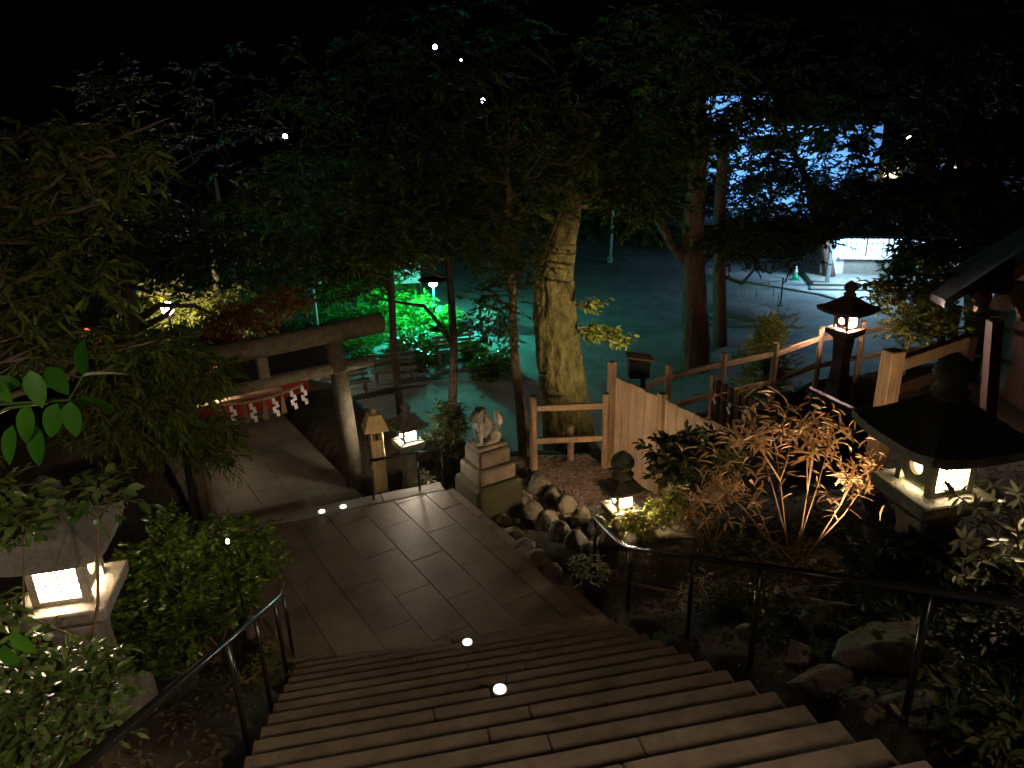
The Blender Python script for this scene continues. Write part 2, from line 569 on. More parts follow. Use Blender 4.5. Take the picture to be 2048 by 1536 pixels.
rail('handrail', 'long black metal handrail down the right side of the stairs', [st(-9, .2), st(13.6, .2), st(14.6, .2) + Vector((0, 0, 0.05)), st(16.6, .12) + Vector((0, 0, 0.36))],
     [(st(k, .2), .8) for k in (-6, 0.3, 5.2, 8.6, 13.4)] + [(st(16.5, .12) + Vector((0, 0, 0.25)), .9)], 0.8)
rail('handrail', 'black metal handrail along the left side of the stairs beside the hedge', [st(-9, -WST - .05), st(14, -WST - .05), st(15.5, -WST - .05) + Vector((0, 0, 0.1))],
     [(st(k, -WST - .05), .8) for k in (-3, 6.2, 9.6, 13, 15)], 0.8)
nf = Vector((-FD.y, FD.x, 0)) * 0.12
ra, rb = FR - FD * 1.02 + nf + Vector((0, 0, ZL)), FR + FD * 0.0 + nf + Vector((0, 0, ZL))
rail('handrail', 'short black guard rail at the far edge of the landing by the small lantern', [ra, rb],
     [(ra, .62), (ra.lerp(rb, .66), .62), (rb, .62)], 0.62)


# ------------------------------------------------------------------ stone lanterns
def stone_lantern(name, label, loc, rz, h_fire, size=0.34, roof=0.86, stone=M_granite_old, panel=E_paper, roundp=E_round,
                  base_depth=0.2, bars=5, bulb=None, extra_finial=1.0, side_panel=True):
    """loc is the ground point, h_fire the height of the middle of the firebox"""
    root = empty(name, loc, rz)
    s = size
    z0 = h_fire - s * 0.5
    MB().lathe([(s * 1.15, -base_depth), (s * 1.15, 0.10), (s * 0.98, 0.16)], n=4, square=True).build('plinth', stone, root, bevel=0.015)
    MB().lathe([(s * 0.82, 0.16), (s * 0.60, z0 * 0.45), (s * 0.56, z0 * 0.62), (s * 0.66, z0 - 0.20)], n=4, square=True).build('shaft', stone, root, bevel=0.02)
    MB().lathe([(s * 0.66, z0 - 0.20), (s * 1.16, z0 - 0.09), (s * 1.18, z0), (s * 1.10, z0 + 0.004)], n=4, square=True).build('platform', stone, root, bevel=0.01)
    fire = empty('firebox', (0, 0, 0)); fire.parent = root
    hw = s * 0.5
    t = s * 0.14
    b = MB()
    for sx in (-1, 1):
        for sy in (-1, 1):
            b.box((sx * (hw - t / 2), sy * (hw - t / 2), h_fire), (t, t, s))
    b.box((0, 0, h_fire - s / 2 + 0.02), (s - 2 * t, s - 0.01, 0.04)); b.box((0, 0, h_fire + s / 2 - 0.02), (s - 2 * t, s - 0.01, 0.04))
    b.build('frame', stone, fire)
    # sides with a round opening
    n = 20
    for sx in (-1, 1):
        vs, fs = [], []
        r0 = s * 0.19
        for k in range(n):
            a = 2 * math.pi * k / n
            ca, sa = math.cos(a), math.sin(a)
            sq = 1 / max(abs(ca), abs(sa)) * (hw - t + 0.002)
            vs += [(sx * (hw - 0.012), sq * ca, h_fire + sq * sa), (sx * (hw - 0.012), r0 * ca, h_fire + r0 * sa), (sx * (hw - 0.05), r0 * ca, h_fire + r0 * sa)]
        for k in range(n):
            i, j = 3 * k, 3 * ((k + 1) % n)
            fs += [(i, j, j + 1, i + 1), (i + 1, j + 1, j + 2, i + 2)]
        MB().add(vs, fs).build('side_wall', stone, fire)
        MB().box((sx * (hw - 0.055), 0, h_fire), (0.006, r0 * 2.1, r0 * 2.1)).build('round_pane', roundp, fire)
    for sy in ((-1, 1) if side_panel else (-1,)):
        iw = s - 2 * t
        MB().box((0, sy * (hw - 0.05), h_fire), (iw + 0.004, 0.006, s - 0.08)).build('pane', panel, fire)
        for i in range(1, bars + 1):
            x = -iw / 2 + iw * i / (bars + 1)
            MB().box((x, sy * (hw - 0.03), h_fire), (0.005 + 0.010 * s, 0.01, s - 0.08)).build('grille_bar', M_wood, fire)
        for i in range(1, bars):
            z = h_fire - s / 2 + 0.04 + (s - 0.08) * i / bars
            MB().box((0, sy * (hw - 0.022), z), (iw, 0.008, 0.005 + 0.010 * s)).build('grille_bar', M_wood, fire)
    # roof: thick square umbrella with raised corners
    zr = h_fire + s / 2
    R = roof / 2
    vs, fs = [], []
    NS = 8
    rings = [(1.0, 0.0, 1.0), (1.02, 0.075, 1.0), (0.72, 0.15, 0.5), (0.42, 0.26, 0.15), (0.16, 0.36, 0.0)]
    for (f, dz, lift) in rings:
        for sde in range(4):
            for i in range(NS):
                tt = i / NS
                x0, y0 = ((-1, -1), (1, -1), (1, 1), (-1, 1))[sde]
                x1, y1 = ((1, -1), (1, 1), (-1, 1), (-1, -1))[sde]
                x, y = x0 + (x1 - x0) * tt, y0 + (y1 - y0) * tt
                edge = abs(2 * tt - 1) ** 3
                vs.append((x * R * f, y * R * f, zr + dz * roof / 0.86 + 0.06 * roof * lift * edge))
    N = 4 * NS
    for i in range(len(rings) - 1):
        for k in range(N):
            fs.append((i * N + k, i * N + (k + 1) % N, (i + 1) * N + (k + 1) % N, (i + 1) * N + k))
    fs.append(tuple(range(N - 1, -1, -1))); fs.append(tuple((len(rings) - 1) * N + k for k in range(N)))
    MB().add(vs, fs).build('roof', stone, root)
    zt = zr + 0.36 * roof / 0.86
    q = 0.115 * roof / 0.86 * extra_finial
    MB().lathe([(q * 1.0, 0), (q * 1.15, q * .35), (q * 0.75, q * .7), (q * 0.8, q * .8), (q * 1.15, q * 1.3), (q * 1.18, q * 1.7),
                (q * 0.9, q * 2.2), (q * 0.4, q * 2.6), (0.004, q * 2.8)], (0, 0, zt - 0.01), 18).build('finial', stone, root, smooth=True)
    if bulb:
        lamp(root, bulb[0], bulb[1], bulb[2], 0.06)
    return tag(root, label, 'stone lantern', 'stone lanterns')


pR = at_y(1868, 950, 5.0)
gz = ground(pR.x, pR.y)
stone_lantern('stone_lantern', 'large stone lantern right of the stairs with glowing grille and round window', (pR.x, pR.y, gz), AZ, pR.z - gz + 0.10, 0.36, 0.86,
              panel=emit('lit_grille_right', (1.0, 0.78, 0.50), 24.0), roundp=emit('lit_round_right', (1.0, 0.66, 0.28), 3.5))
pL = at_y(140, 1172, 4.5)
gz = ground(pL.x, pL.y)
stone_lantern('stone_lantern', 'weathered stone lantern left of the stairs half hidden in leaves', (pL.x, pL.y, gz), AZ, pL.z - gz + 0.15, 0.36, 0.68,
              stone=M_granite, panel=emit('lit_grille_left', (1.0, 0.76, 0.50), 34.0), roundp=emit('lit_round_left', (1.0, 0.72, 0.4), 8.0))
pT = at_y(815, 866, 11.2)
stone_lantern('stone_lantern', 'small stone lantern standing beyond the guard rail near the torii', (pT.x, pT.y, ZT), 0.55, pT.z - ZT, 0.25, 0.52,
              panel=emit('lit_pane_torii', (1.0, 0.82, 0.62), 140.0), roundp=emit('lit_round_torii', (1.0, 0.80, 0.6), 230.0), bars=1)
pS = at_y(1243, 995, 9.0)
gz = ground(pS.x, pS.y)
stone_lantern('stone_lantern', 'small stone lantern in front of the board wall wrapped in glossy shrub leaves', (pS.x, pS.y, gz), 0.35, pS.z - gz, 0.25, 0.48,
              panel=emit('lit_pane_small', (1.0, 0.68, 0.40), 210.0), roundp=emit('lit_round_small', (1.0, 0.80, 0.55), 150.0), bars=1, extra_finial=2.1)
pK = at_y(1693, 640, 14.3)
stone_lantern('stone_lantern', 'dark roofed lantern shining bright white beside the rail fence', (pK.x, pK.y, ZF), 0.5, pK.z - ZF, 0.32, 0.8, stone=M_wood_dark,
              panel=emit('lit_pane_fence', (1.0, 0.72, 0.58), 320.0), roundp=emit('lit_round_fence', (1.0, 0.72, 0.58), 320.0), bars=2)

# ------------------------------------------------------------------ torii
TB = Vector((-2.77, 11.92, ZT))
SPAN = 2.55                       # between post centres
tor = empty('torii_gate', TB)
tag(tor, 'weathered stone torii gate over the path hung with a straw rope', 'torii gate')
PH = 2.65
for i, s in enumerate((0, SPAN)):
    base = -E2 * s
    lean = E2 * (-0.10 if i == 0 else 0.10)
    MB().tube([base + Vector((0, 0, -0.2)), base + lean * 0.5 + Vector((0, 0, PH * .5)), base + lean + Vector((0, 0, PH))], [0.165, 0.150, 0.138], 24).build('post', M_torii, tor, smooth=True)
    MB().tube([base + lean * 0.8 + Vector((0, 0, PH * .80)), base + lean * 0.8 + Vector((0, 0, PH * .815))], [0.152, 0.152], 24).build('collar', M_torii, tor, smooth=True)
MB().tube([E2 * 0.74 + Vector((0, 0, PH + 0.15)), -E2 * (SPAN / 2) + Vector((0, 0, PH + 0.11)), -E2 * (SPAN + 0.62) + Vector((0, 0, PH + 0.15))], [0.172, 0.155, 0.172], 24).build('top_lintel', M_torii, tor, smooth=True)
MB().tube([E2 * 0.52 + Vector((0, 0, PH - 0.47)), -E2 * (SPAN + 0.42) + Vector((0, 0, PH - 0.47))], [0.092, 0.092], 18).build('tie_beam', M_torii, tor, smooth=True)
MB().box(-E2 * (SPAN / 2) + Vector((0, 0, PH - 0.20)), (0.17, 0.12, 0.40), PA).build('centre_strut', M_torii, tor, bevel=0.02)

# straw rope with paper streamers and wooden tags
RZ = PH - 0.60
rope = empty('straw_rope', TB)
tag(rope, 'twisted straw rope with white zigzag papers hung below the torii beam', 'rope')
rp = []
for i in range(25):
    t = i / 24
    s = 0.74 + t * (SPAN - 1.15)
    rp.append(-E2 * s - E1 * 0.14 + Vector((0, 0, RZ + 0.03 - 0.10 * math.sin(math.pi * t))))
for ph in (0, math.pi):
    q = []
    for i, p in enumerate(rp):
        for j in range(3):
            t = (i + j / 3) / 24
            if t > 1: break
            a = t * 60 + ph
            pp = rp[i].lerp(rp[min(i + 1, 24)], j / 3)
            q.append(pp + E1 * (0.012 * math.cos(a)) + Vector((0, 0, 0.012 * math.sin(a))))
    MB().tube(q, 0.014, 6).build('strand', M_rope, rope, smooth=True)
for i in range(9):
    t = (i + 0.35) / 9
    p = rp[int(t * 24)] - E1 * 0.035
    if i % 2 == 1 or i == 0:
        # zigzag paper
        vs, fs = [], []
        for j in range(4):
            x = 0.022 * (1 if j % 2 else -1)
            z = -0.02 - 0.075 * j
            n = len(vs)
            for (dx, dz) in ((-0.032, 0.0), (0.02, 0.012), (0.032, -0.085), (-0.02, -0.097)):
                for dy in (0, 0.003):
                    vs.append(p + E2 * (x + dx) + E1 * (dy + 0.004 * j) + Vector((0, 0, z + dz)))
            fs += [(n, n + 2, n + 4, n + 6), (n + 7, n + 5, n + 3, n + 1), (n, n + 1, n + 3, n + 2), (n + 2, n + 3, n + 5, n + 4), (n + 4, n + 5, n + 7, n + 6), (n + 6, n + 7, n + 1, n)]
        MB().add(vs, fs).build('paper_streamer', M_white, rope)
    else:
        b = MB()
        for j in range(7):
            dx = (j - 3) * 0.013
            b.tube([p + E2 * dx * 0.2 + Vector((0, 0, -0.02)), p + E2 * dx + Vector((0, 0, -0.30 - 0.02 * (j % 3)))], [0.006, 0.009], 4)
        b.build('straw_tassel', M_rope, rope)

# ------------------------------------------------------------------ pale wooden post lamp beside the torii
pw = at_z(748, 992, ZT + 0.35); pw = Vector((-2.16, 11.0, ZT))
wp = empty('wooden_post_lamp', pw, PA - 0.25)
tag(wp, 'pale square wooden post with little hipped roof beside the torii', 'post lamp')
MB().box((0, 0, 0.72), (0.21, 0.21, 1.5)).build('post', M_wood_tan, wp, bevel=0.012)
MB().add([(-.19, -.19, 1.47), (.19, -.19, 1.47), (.19, .19, 1.47), (-.19, .19, 1.47), (-.10, -.10, 1.72), (.10, -.10, 1.72), (.10, .10, 1.72), (-.10, .10, 1.72)],
         [(3, 2, 1, 0), (4, 5, 6, 7), (0, 1, 5, 4), (1, 2, 6, 5), (2, 3, 7, 6), (3, 0, 4, 7)]).build('roof', M_wood_tan, wp)
MB().lathe([(0.055, 1.72), (0.06, 1.745), (0.03, 1.79), (0.004, 1.80)], n=10).build('cap', M_wood_tan, wp, smooth=True)
for sx, sy in ((0, -1), (1, 0)):
    MB().box((sx * .107, sy * .107, 1.36), (.11 if sy else .006, .11 if sx else .006, .12)).build('window', M_black, wp)
    for d in (-.03, .03):
        MB().box((sx * .112 + (d if sy else 0), sy * .112 + (d if sx else 0), 1.36), (.008, .008, .12)).build('grille_bar', M_wood_tan, wp)


# ------------------------------------------------------------------ stone guardian dog on its pedestal
pk = Vector((-0.40, 10.45, 0))
zk = -5.52
ped = empty('stone_pedestal', (pk.x, pk.y, zk), 0.55)
tag(ped, 'stepped stone pedestal under the guardian dog', 'pedestal')
MB().box((0, 0, -0.42), (0.80, 0.76, 0.84)).build('foundation', M_moundstone, ped, bevel=0.05)
MB().box((0, 0, 0.13), (0.64, 0.60, 0.24)).build('block', M_ped, ped, bevel=0.025)
MB().box((0, 0, 0.38), (0.53, 0.48, 0.25)).build('block', M_ped, ped, bevel=0.03)
MB().box((0, 0, 0.545), (0.50, 0.37, 0.07)).build('block', M_ped, ped, bevel=0.015)


def blobs(name, material, spec, voxel=0.016, parent=None, smooth_it=4):
    bm = bmesh.new()
    for (c, r, rot) in spec:
        M = Matrix.Translation(c) @ Matrix.Rotation(rot, 4, 'Y') @ Matrix.Diagonal((*r, 1))
        bmesh.ops.create_icosphere(bm, subdivisions=3, radius=1, matrix=M)
    me = bpy.data.meshes.new(name); bm.to_mesh(me); bm.free()
    o = bpy.data.objects.new(name, me); COL.objects.link(o)
    md = o.modifiers.new('r', 'REMESH'); md.mode = 'VOXEL'; md.voxel_size = voxel; md.use_smooth_shade = True
    ms = o.modifiers.new('s', 'SMOOTH'); ms.iterations = smooth_it; ms.factor = 0.5
    dg = bpy.context.evaluated_depsgraph_get()
    me2 = bpy.data.meshes.new_from_object(o.evaluated_get(dg))
    COL.objects.unlink(o); bpy.data.objects.remove(o)
    me2.materials.clear(); me2.materials.append(material)
    return link(name, me2, parent)


dog = empty('guardian_dog_statue', (pk.x, pk.y, zk + 0.575), 0.55)
dog.scale = (0.9, 0.9, 0.95)
tag(dog, 'seated stone guardian dog with curled mane and raised tail', 'statue')
sp = []
sp += [((0.10, 0, 0.13), (0.15, 0.12, 0.14), 0), ((-0.02, 0, 0.24), (0.12, 0.11, 0.18), 0.35), ((-0.10, 0, 0.30), (0.10, 0.11, 0.13), 0)]   # haunch, trunk, chest
sp += [((-0.15, 0, 0.47), (0.115, 0.105, 0.105), 0), ((-0.25, 0, 0.445), (0.065, 0.075, 0.05), 0), ((-0.24, 0, 0.40), (0.05, 0.06, 0.025), 0)]  # head, muzzle, jaw
for sy in (-1, 1):
    sp += [((-0.16, sy * 0.085, 0.19), (0.04, 0.042, 0.17), -0.08), ((-0.20, sy * 0.088, 0.035), (0.065, 0.045, 0.035), 0)]   # forelegs, paws
    sp += [((0.10, sy * 0.105, 0.11), (0.12, 0.055, 0.10), 0), ((-0.01, sy * 0.12, 0.035), (0.085, 0.045, 0.035), 0)]        # thighs, hind paws
    sp += [((-0.12, sy * 0.085, 0.555), (0.035, 0.025, 0.045), 0.4), ((-0.235, sy * 0.045, 0.50), (0.02, 0.02, 0.018), 0)]     # ears, brows
for a in range(9):
    t = a / 8 * math.pi * 1.3 - 0.65 * math.pi
    sp.append(((-0.06, 0.115 * math.sin(t), 0.44 + 0.115 * math.cos(t)), (0.045, 0.042, 0.045), 0))
    sp.append(((-0.02, 0.10 * math.sin(t), 0.33 + 0.10 * math.cos(t)), (0.05, 0.042, 0.045), 0))
sp += [((0.22, 0, 0.30), (0.05, 0.06, 0.17), -0.15), ((0.20, 0, 0.44), (0.04, 0.045, 0.07), 0.3), ((0.26, 0.03, 0.34), (0.04, 0.04, 0.10), -0.3), ((0.26, -0.03, 0.34), (0.04, 0.04, 0.10), -0.3)]
sp += [((0.0, 0, 0.012), (0.27, 0.17, 0.022), 0)]
blobs('body', M_granite_old, sp, 0.011, dog, 1)

# ------------------------------------------------------------------ rail fence along the terrace edge
FP = [(0.34, 11.9), (1.57, 11.9), (2.87, 13.2), (4.03, 13.8), (5.2, 14.3), (6.44, 15.2), (7.48, 15.6), (8.7, 16.0), (10.0, 16.5)]
fence = empty('rail_fence', (FP[0][0], FP[0][1], ZF))
tag(fence, 'round post and rail wooden fence along the terrace edge', 'fence')
fo = Vector((FP[0][0], FP[0][1], ZF))
for i, (x, y) in enumerate(FP):
    p = Vector((x, y, ZF)) - fo
    MB().tube([p + Vector((0, 0, -.2)), p + Vector((random.uniform(-.01, .01), 0, 1.39))], 0.062, 14).build('post', M_wood, fence)
    if i < len(FP) - 1:
        q = Vector((*FP[i + 1], ZF)) - fo
        d = (q - p).normalized() * 0.055
        for hz in (1.15, 0.55):
            MB().beam(p + d + Vector((0, 0, hz)), q - d + Vector((0, 0, hz + 0.02)), 0.06, 0.105).build('rail', M_wood, fence, bevel=0.008)
p = Vector((1.0, 12.2, ZF)) - fo
MB().tube([p + Vector((0, 0, -.2)), p + Vector((0, 0, 0.68))], 0.058, 14).build('short_post', M_wood, fence)

# ------------------------------------------------------------------ board wall running towards the stairs
bw = empty('board_wall', (1.66, 11.95, ZF))
tag(bw, 'tall wall of upright pale boards lit orange from below', 'board wall')
bo = Vector((1.66, 11.95, ZF))
BD = (Vector((3.3, 9.1, 0)) - Vector((1.66, 11.95, 0))).normalized()
NB, BWID = 15, 0.185
for i in range(NB):
    c = BD * (0.12 + BWID * (i + 0.5)) + Vector((0, 0, 0.83 + random.uniform(-.012, .012)))
    MB().box(c, (BWID - 0.008, 0.035, 1.75), math.atan2(BD.y, BD.x)).build('board', M_board, bw, bevel=0.003)
nb = Vector((-BD.y, BD.x, 0)) * 0.04
for s, hh in ((0.0, 1.98), (1.30, 1.86), (2.75, 1.8)):
    MB().box(BD * s + Vector((0, 0, hh / 2 - 0.05)) - nb * (0.0 if s == 0 else 1.0), (0.115, 0.115, hh), math.atan2(BD.y, BD.x)).build('post', M_wood, bw, bevel=0.006)

# flood lamp box behind the wall, shining on the big trunk
pf = at_y(1275, 735, 12.55)
fl = empty('flood_lamp', pf, 0.0)
tag(fl, 'black box flood lamp behind the board wall aimed at the big trunk', 'flood lamp')
MB().box((0.02, 0, 0), (0.36, 0.26, 0.34)).build('housing', M_black, fl, bevel=0.02)
MB().box((0.02, 0, 0.20), (0.46, 0.34, 0.035), ry=0.16).build('lid', M_wood, fl)
MB().box((0.1, 0, -0.95), (0.08, 0.08, 1.6)).build('post', M_black, fl)
MB().box((0.02, 0.133, 0.0), (0.2, 0.012, 0.2)).build('lens', emit('flood_lens', (1.0, 0.80, 0.45), 6.0), fl)
lamp(fl, (-0.02, 0.22, 0.0), 85, (1.0, 0.84, 0.46), 0.06, 'SPOT', aim=(-0.5, 2.7, 0.0), cone=95, blend=0.6)

# ------------------------------------------------------------------ small picket with rope, dark roofed shrine, heavy orange post
pc = empty('picket_screen', at_y(1425, 800, 11.3))
tag(pc, 'low brown picket screen with thin rope and paper strips', 'picket screen')
a0 = at_y(1425, 758, 11.3); a1 = at_y(1505, 800, 10.2)
po = pc.location.copy()
for i in range(7):
    t = i / 6
    p = a0.lerp(a1, t)
    MB().box(p - po + Vector((0, 0, -0.35 - (0 if i else -0.04))), (0.075, 0.04, 0.75), -0.9).build('picket', M_wood_dark if i else M_wood, pc, bevel=0.005)
rpts = [a0.lerp(a1, t / 8) - po + Vector((-0.04, -0.04, -0.14 - 0.05 * math.sin(math.pi * t / 8))) for t in range(9)]
MB().tube(rpts, 0.008, 6).build('rope', M_rope, pc)
for t in (1, 4, 7):
    p = rpts[t]
    for j in range(3):
        MB().box(p + Vector((0.012 * (-1) ** j, -0.012, -0.05 - 0.06 * j)), (0.035, 0.004, 0.06), -0.9, rx=0.2).build('paper_streamer', M_white, pc)

hs = at_y(1690, 800, 11.6)
hk = empty('small_shrine', (hs.x, hs.y, ZF), 0.35)
tag(hk, 'low dark tiled roof of a small shrine below the bright fence lantern', 'small shrine')
MB().box((0, 0, 0.35), (0.9, 0.8, 0.9)).build('wall', M_wood_dark, hk)
for sx in (-1, 1):
    for i in range(9):
        y = -0.72 + i * 0.18
        MB().beam((sx * 0.02, y, 1.12), (sx * 0.85, y, 0.72), 0.165, 0.05).build('roof_row', M_rooftile, hk)
MB().beam((0, -0.86, 1.16), (0, 0.86, 1.16), 0.13, 0.10).build('ridge', M_rooftile, hk, bevel=0.02)

gp = at_y(1778, 762, 9.0)
gg = empty('gate_post', (gp.x, gp.y, ground(gp.x, gp.y)), 0.3)
tag(gg, 'thick square wooden gate post glowing orange with beams behind the large lantern', 'gate post')
gzz = ground(gp.x, gp.y)
htop = at_y(1790, 700, 9.0).z - gzz
MB().box((0, 0, htop / 2 - 0.1), (0.21, 0.2, htop + 0.2)).build('post', M_wood, gg, bevel=0.012)
for hz in (htop - 0.22, htop - 0.55):
    MB().beam((0.11, 0.03, hz), (1.5, 0.25, hz + 0.1), 0.12, 0.16).build('beam', M_wood_dark if hz < htop - 0.3 else M_wood, gg, bevel=0.008)
MB().box((1.45, 0.24, htop / 2 - 0.1), (0.16, 0.16, htop + 0.1)).build('post', M_wood_dark, gg, bevel=0.012)

# garden spotlight in the rhododendron bed
sx_ = at_y(1765, 1115, 6.2)
sl = empty('garden_spotlight', (sx_.x, sx_.y, ground(sx_.x, sx_.y)))
tag(sl, 'low garden spotlight hidden in the rhododendron bed', 'spotlight')
MB().lathe([(0.05, 0), (0.055, 0.09), (0.06, 0.11)], n=14).build('housing', M_black, sl, smooth=True)
lamp(sl, (0, 0, 0.12), 160, (1.0, 0.66, 0.38), 0.05, 'SPOT', aim=(-0.08, 0.6, 0.75), cone=145, blend=0.6)


# ------------------------------------------------------------------ stones
def on_ground(px, py):
    v = ray(px, py)
    t = 1.0
    while t < 60:
        p = v * t
        if p.z < ground(p.x, p.y): return p
        t += 0.02
    return v * 20


def boulder(name, loc, size, material, parent=None, seed=0, rz=0.0, sub=4, ncut=13):
    rr = np.random.default_rng(seed)
    bm = bmesh.new()
    bmesh.ops.create_icosphere(bm, subdivisions=sub, radius=1)
    planes = [Vector(rr.normal(size=3)).normalized() for _ in range(ncut)]
    offs = rr.uniform(0.50, 0.86, ncut) if ncut > 8 else rr.uniform(0.70, 0.95, ncut)
    so = Vector(rr.uniform(-9, 9, 3))
    for v in bm.verts:
        c = v.co.copy()
        for n_, o_ in zip(planes, offs):
            e = c.dot(n_) - o_
            if e > 0: c -= n_ * e * 0.94
        c *= 1 + 0.10 * noise.noise(c * 1.8 + so) + 0.06 * noise.noise(c * 4.5 + so) + 0.03 * noise.noise(c * 11 + so)
        v.co = Vector((c.x * size[0], c.y * size[1], c.z * size[2]))
    me = bpy.data.meshes.new(name); bm.to_mesh(me); bm.free()
    me.polygons.foreach_set('use_smooth', [True] * len(me.polygons))
    me.materials.append(material)
    o = link(name, me, parent)
    o.location = loc
    o.rotation_euler = (0, 0, rz)
    return o


edging = empty('stone_edging', (0, 0, 0))
tag(edging, 'rows of rough stones edging the pebble bed right of the landing', 'stone edging')
i = 0
for (x0, y0), (x1, y1), n, wpx, hpx in (((1078, 972), (1222, 1072), 6, 42, 44), ((1040, 1008), (1178, 1100), 6, 44, 40), ((972, 1020), (1150, 1185), 8, 46, 20)):
    for j in range(n):
        t = j / (n - 1)
        p = on_ground(x0 + (x1 - x0) * t + random.uniform(-3, 3), y0 + (y1 - y0) * t + random.uniform(-3, 3) + hpx * 0.3)
        ppm = FPX / p.dot(_F)
        f = random.uniform(0.88, 1.12)
        boulder('edging_stone', p + Vector((0, 0, 0.02)), (wpx / ppm * 0.60 * f, wpx / ppm * 0.52 * f, hpx / ppm * 0.80 * f), M_rock, edging, 40 + i, i * 1.3, ncut=6)
        i += 1
bk = [(1655, 1375, 100, 80, 'round boulder beside the lower treads at the right'), (1715, 1395, 50, 42, 'small grey boulder wedged against the stair edge at the right'),
      (1600, 1325, 62, 84, 'upright rock between the stair treads and the large lantern'), (1790, 1320, 210, 120, 'broad sloping slab of rock below the right handrail'),
      (1935, 1275, 60, 50, 'pale rock just right of the handrail post'), (1770, 1440, 60, 50, 'low rock at the lower right end of the treads'),
      (1520, 1270, 60, 46, 'rock half buried beside the handrail posts'), (1700, 1250, 130, 70, 'dark flat rock behind the middle of the right handrail'),
      (1850, 1420, 110, 70, 'wide dark rock at the lower right below the handrail post'), (1440, 1235, 44, 30, 'small rock beside the treads under the twiggy shrub')]
for j, (px, py, wpx, hpx, lab) in enumerate(bk):
    p = on_ground(px, py)
    ppm = FPX / p.dot(_F)
    tag(boulder('boulder', p, (wpx / ppm * 0.78, wpx / ppm * 0.7, hpx / ppm * 0.62), M_rock, None, 90 + j, j * 0.9), lab, 'boulder', 'boulders beside the stairs')
for j, (px, py, wpx, hpx, lab) in enumerate(((525, 1250, 40, 60, 'mossy upright stone behind the left handrail'), (560, 1300, 34, 46, 'smaller stone at the corner of landing and left handrail'))):
    p = on_ground(px, py + 20)
    ppm = FPX / p.dot(_F)
    tag(boulder('boulder', p + Vector((-0.12, 0, 0.05)), (wpx / ppm * 0.5, wpx / ppm * 0.5, hpx / ppm * 0.6), M_rock, None, 120 + j, j), lab, 'boulder', 'boulders beside the stairs')


def np_mesh(name, V, Fq, material, parent=None, kind=None, smooth=False):
    """V (n,3) array, Fq (m,k) array of faces with equal size"""
    me = bpy.data.meshes.new(name)
    nf, k = Fq.shape
    me.vertices.add(len(V)); me.vertices.foreach_set('co', np.ascontiguousarray(V, dtype=np.float32).ravel())
    me.loops.add(nf * k); me.loops.foreach_set('vertex_index', np.ascontiguousarray(Fq, dtype=np.int32).ravel())
    me.polygons.add(nf)
    me.polygons.foreach_set('loop_start', np.arange(0, nf * k, k, dtype=np.int32))
    me.polygons.foreach_set('loop_total', np.full(nf, k, dtype=np.int32))
    if smooth: me.polygons.foreach_set('use_smooth', np.ones(nf, dtype=bool))
    me.update(calc_edges=True)
    me.validate()
    me.materials.append(material)
    return link(name, me, parent, kind)


def unit(a):
    return a / (np.linalg.norm(a, axis=-1, keepdims=True) + 1e-9)


# pebble bed: thousands of small stones
PV, PF = [], []
oct_v = np.array([(1, 0, 0), (-1, 0, 0), (0, 1, 0), (0, -1, 0), (0, 0, 1), (0, 0, -1)], float)
oct_f = np.array([(0, 2, 4), (2, 1, 4), (1, 3, 4), (3, 0, 4), (2, 0, 5), (1, 2, 5), (3, 1, 5), (0, 3, 5)])
ico = bmesh.new(); bmesh.ops.create_icosphere(ico, subdivisions=1, radius=1)
ico_v = np.array([v.co[:] for v in ico.verts]); ico_f = np.array([[v.index for v in f.verts] for f in ico.faces]); ico.free()
cnt = 0
for _ in range(9000):
    x = RNG.uniform(-0.1, 2.4); y = RNG.uniform(9.7, 12.4)
    q = Vector((x - P0.x, y - P0.y, 0))
    if x > 1.55 + (11.95 - y) * 0.55 or y < 10.2 - x * 0.55: continue
    z = ground(x, y)
    s = RNG.uniform(0.018, 0.042)
    a = RNG.uniform(0, 6.28)
    vv = ico_v * np.array([s * 1.2, s * 0.85, s * 0.55]) * RNG.uniform(0.85, 1.15, (len(ico_v), 1))
    c, sn = math.cos(a), math.sin(a)
    vv = np.stack([vv[:, 0] * c - vv[:, 1] * sn, vv[:, 0] * sn + vv[:, 1] * c, vv[:, 2]], 1) + (x, y, z + s * 0.3)
    PV.append(vv); PF.append(ico_f + cnt * len(ico_v)); cnt += 1
tag(np_mesh('pebbles', np.concatenate(PV), np.concatenate(PF), M_pebble, None, 'stuff', True), 'brown pebbles covering the terrace bed', 'pebbles')

# ------------------------------------------------------------------ foliage
LEAF4 = (np.array([(0, 0, 0), (0.45, 0.5, 0.10), (1, 0, -0.06), (0.45, -0.5, 0.10)]), np.array([(0, 2, 1), (0, 3, 2)]))
LEAF8 = (np.array([(0, 0, 0), (0.25, 0.40, 0.07), (0.6, 0.46, 0.05), (1, 0, -0.14), (0.6, -0.46, 0.05), (0.25, -0.40, 0.07), (0.3, 0, 0.0), (0.62, 0, -0.02)]),
         np.array([(0, 6, 1), (1, 6, 7), (1, 7, 2), (2, 7, 3), (0, 5, 6), (5, 7, 6), (5, 4, 7), (4, 3, 7)]))


